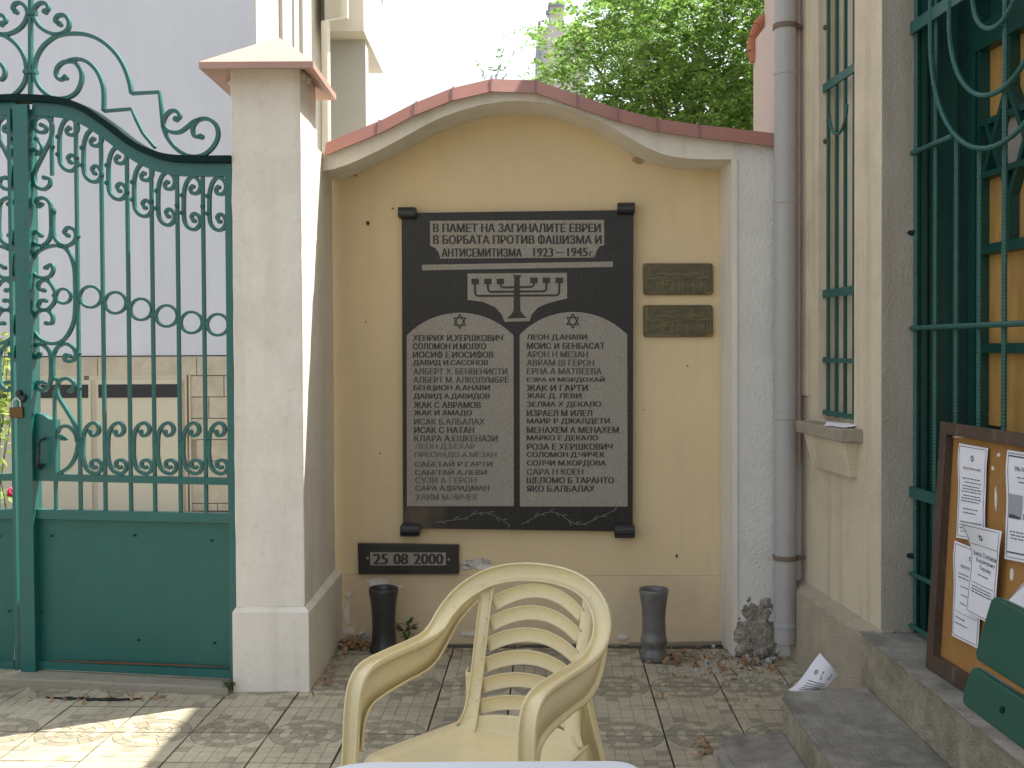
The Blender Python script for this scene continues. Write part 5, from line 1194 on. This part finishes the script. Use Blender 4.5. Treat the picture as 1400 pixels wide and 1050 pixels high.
for k in range(26):
    a = rr.uniform(0, 6.28); e = rr.uniform(-.4, 1.2); n_ = Vector((math.cos(a) * math.cos(e), math.sin(a) * math.cos(e), math.sin(e))); c = p + n_ * .02; u = n_.cross(Vector((0, 0, 1.01))).normalized() * .015; v = n_.cross(u).normalized() * .015
    fl.add([c - u - v, c + u - v + n_ * .004, c + u + v, c - u + v + n_ * .004], [(0, 1, 2, 3)])
fl.tube([p, p - Vector((0, 0, .10))], .003, 5); fl.build('bloom', M['rose'], rb)

# ================================================================== SMALL THINGS
def weed(px, py, lab, r=.06, n=9, y=None):
    c = at_z(px, py, 0) if y is None else at_y(px, py, y); rr = random.Random(int(px)); mb = MB()
    for k in range(n):
        a = rr.uniform(0, 6.28); p1 = c + Vector((math.cos(a) * r * .3, math.sin(a) * r * .3, r * rr.uniform(.7, 1.3))); mb.tube([c, p1], .0015, 4)
        for j in range(5):
            b = a + rr.uniform(-1.5, 1.5); e = p1 + Vector((math.cos(b) * r * .6, math.sin(b) * r * .6, r * rr.uniform(-.1, .5))); s = Vector((-math.sin(b), math.cos(b), 0)) * r * .11
            mb.add([p1, (p1 + e) / 2 + s, e, (p1 + e) / 2 - s], [(0, 1, 2, 3)])
    return tag(mb.build('weed', M['leaf_w']), lab, 'weed')
weed(556, 883, 'small green weed at the wall foot beside the black vase', .075)
weed(313, 948, 'low green weed at the end of the threshold by the pillar', .035, 12)
rr = random.Random(31); mb = MB()
def dry(mb, px, py, z=0, s=.022):
    c = at_z(px, py, z + .004); a = rr.uniform(0, 6.28); t = rr.uniform(-.4, .7); u = Vector((math.cos(a) * math.cos(t), math.sin(a) * math.cos(t), math.sin(t))) * s * rr.uniform(.7, 1.6)
    v = Vector((-math.sin(a), math.cos(a), rr.uniform(-.2, .6))) * s * .45; w_ = Vector((0, 0, rr.uniform(.002, .010)))
    c += Vector((0, 0, abs(u.z) + abs(v.z) * .4))
    mb.add([c - u, c - u * .3 + v, c + u * .5 + v * .7 + w_, c + u, c + u * .4 - v * .8 + w_, c - u * .4 - v], [(0, 1, 4, 5), (1, 2, 3, 4)])
for _ in range(60): dry(mb, rr.gauss(484, 10), rr.gauss(883, 5))
for _ in range(26): dry(mb, rr.gauss(930, 16), rr.gauss(903, 6))
for _ in range(26): dry(mb, rr.gauss(998, 20), rr.gauss(908, 6), s=.018)
for _ in range(22): dry(mb, rr.gauss(1045, 22), rr.gauss(912, 6), s=.018)
for _ in range(40): dry(mb, rr.uniform(860, 1070), rr.uniform(893, 965), s=.013)
for _ in range(14): dry(mb, rr.gauss(960, 10), rr.gauss(1022, 8), s=.014)
for _ in range(14): dry(mb, rr.gauss(452, 8), rr.gauss(915, 16), s=.014)
for _ in range(30): dry(mb, rr.uniform(40, 230), rr.gauss(955, 3), s=.012)
for _ in range(40): dry(mb, rr.uniform(500, 860), rr.gauss(890, 5), s=.012)
o = mb.build('dry_leaves', M['leaf_dry']); struct(o, 'stuff', 'dry brown leaves scattered along the foot of the wall')
mb = MB()
for _ in range(150):
    px, py = rr.gauss(1000, 45), rr.gauss(912, 14); mb.ball(at_z(px, py, .002), rr.choice([.003, .004, .006, .010]))
for _ in range(10): mb.ball(at_z(rr.gauss(1050, 15), rr.gauss(900, 5), .006), rr.uniform(.012, .022))
for _ in range(50): mb.ball(at_z(rr.uniform(840, 1070), rr.uniform(895, 1000), .001), rr.choice([.002, .003, .004]))
for _ in range(40): mb.ball(at_z(rr.gauss(470, 14), rr.gauss(895, 14), .001), rr.choice([.003, .004, .006]))
o = mb.build('gravel', M['pebble']); struct(o, 'stuff', 'loose grit and plaster crumbs on the paving by the pilaster')
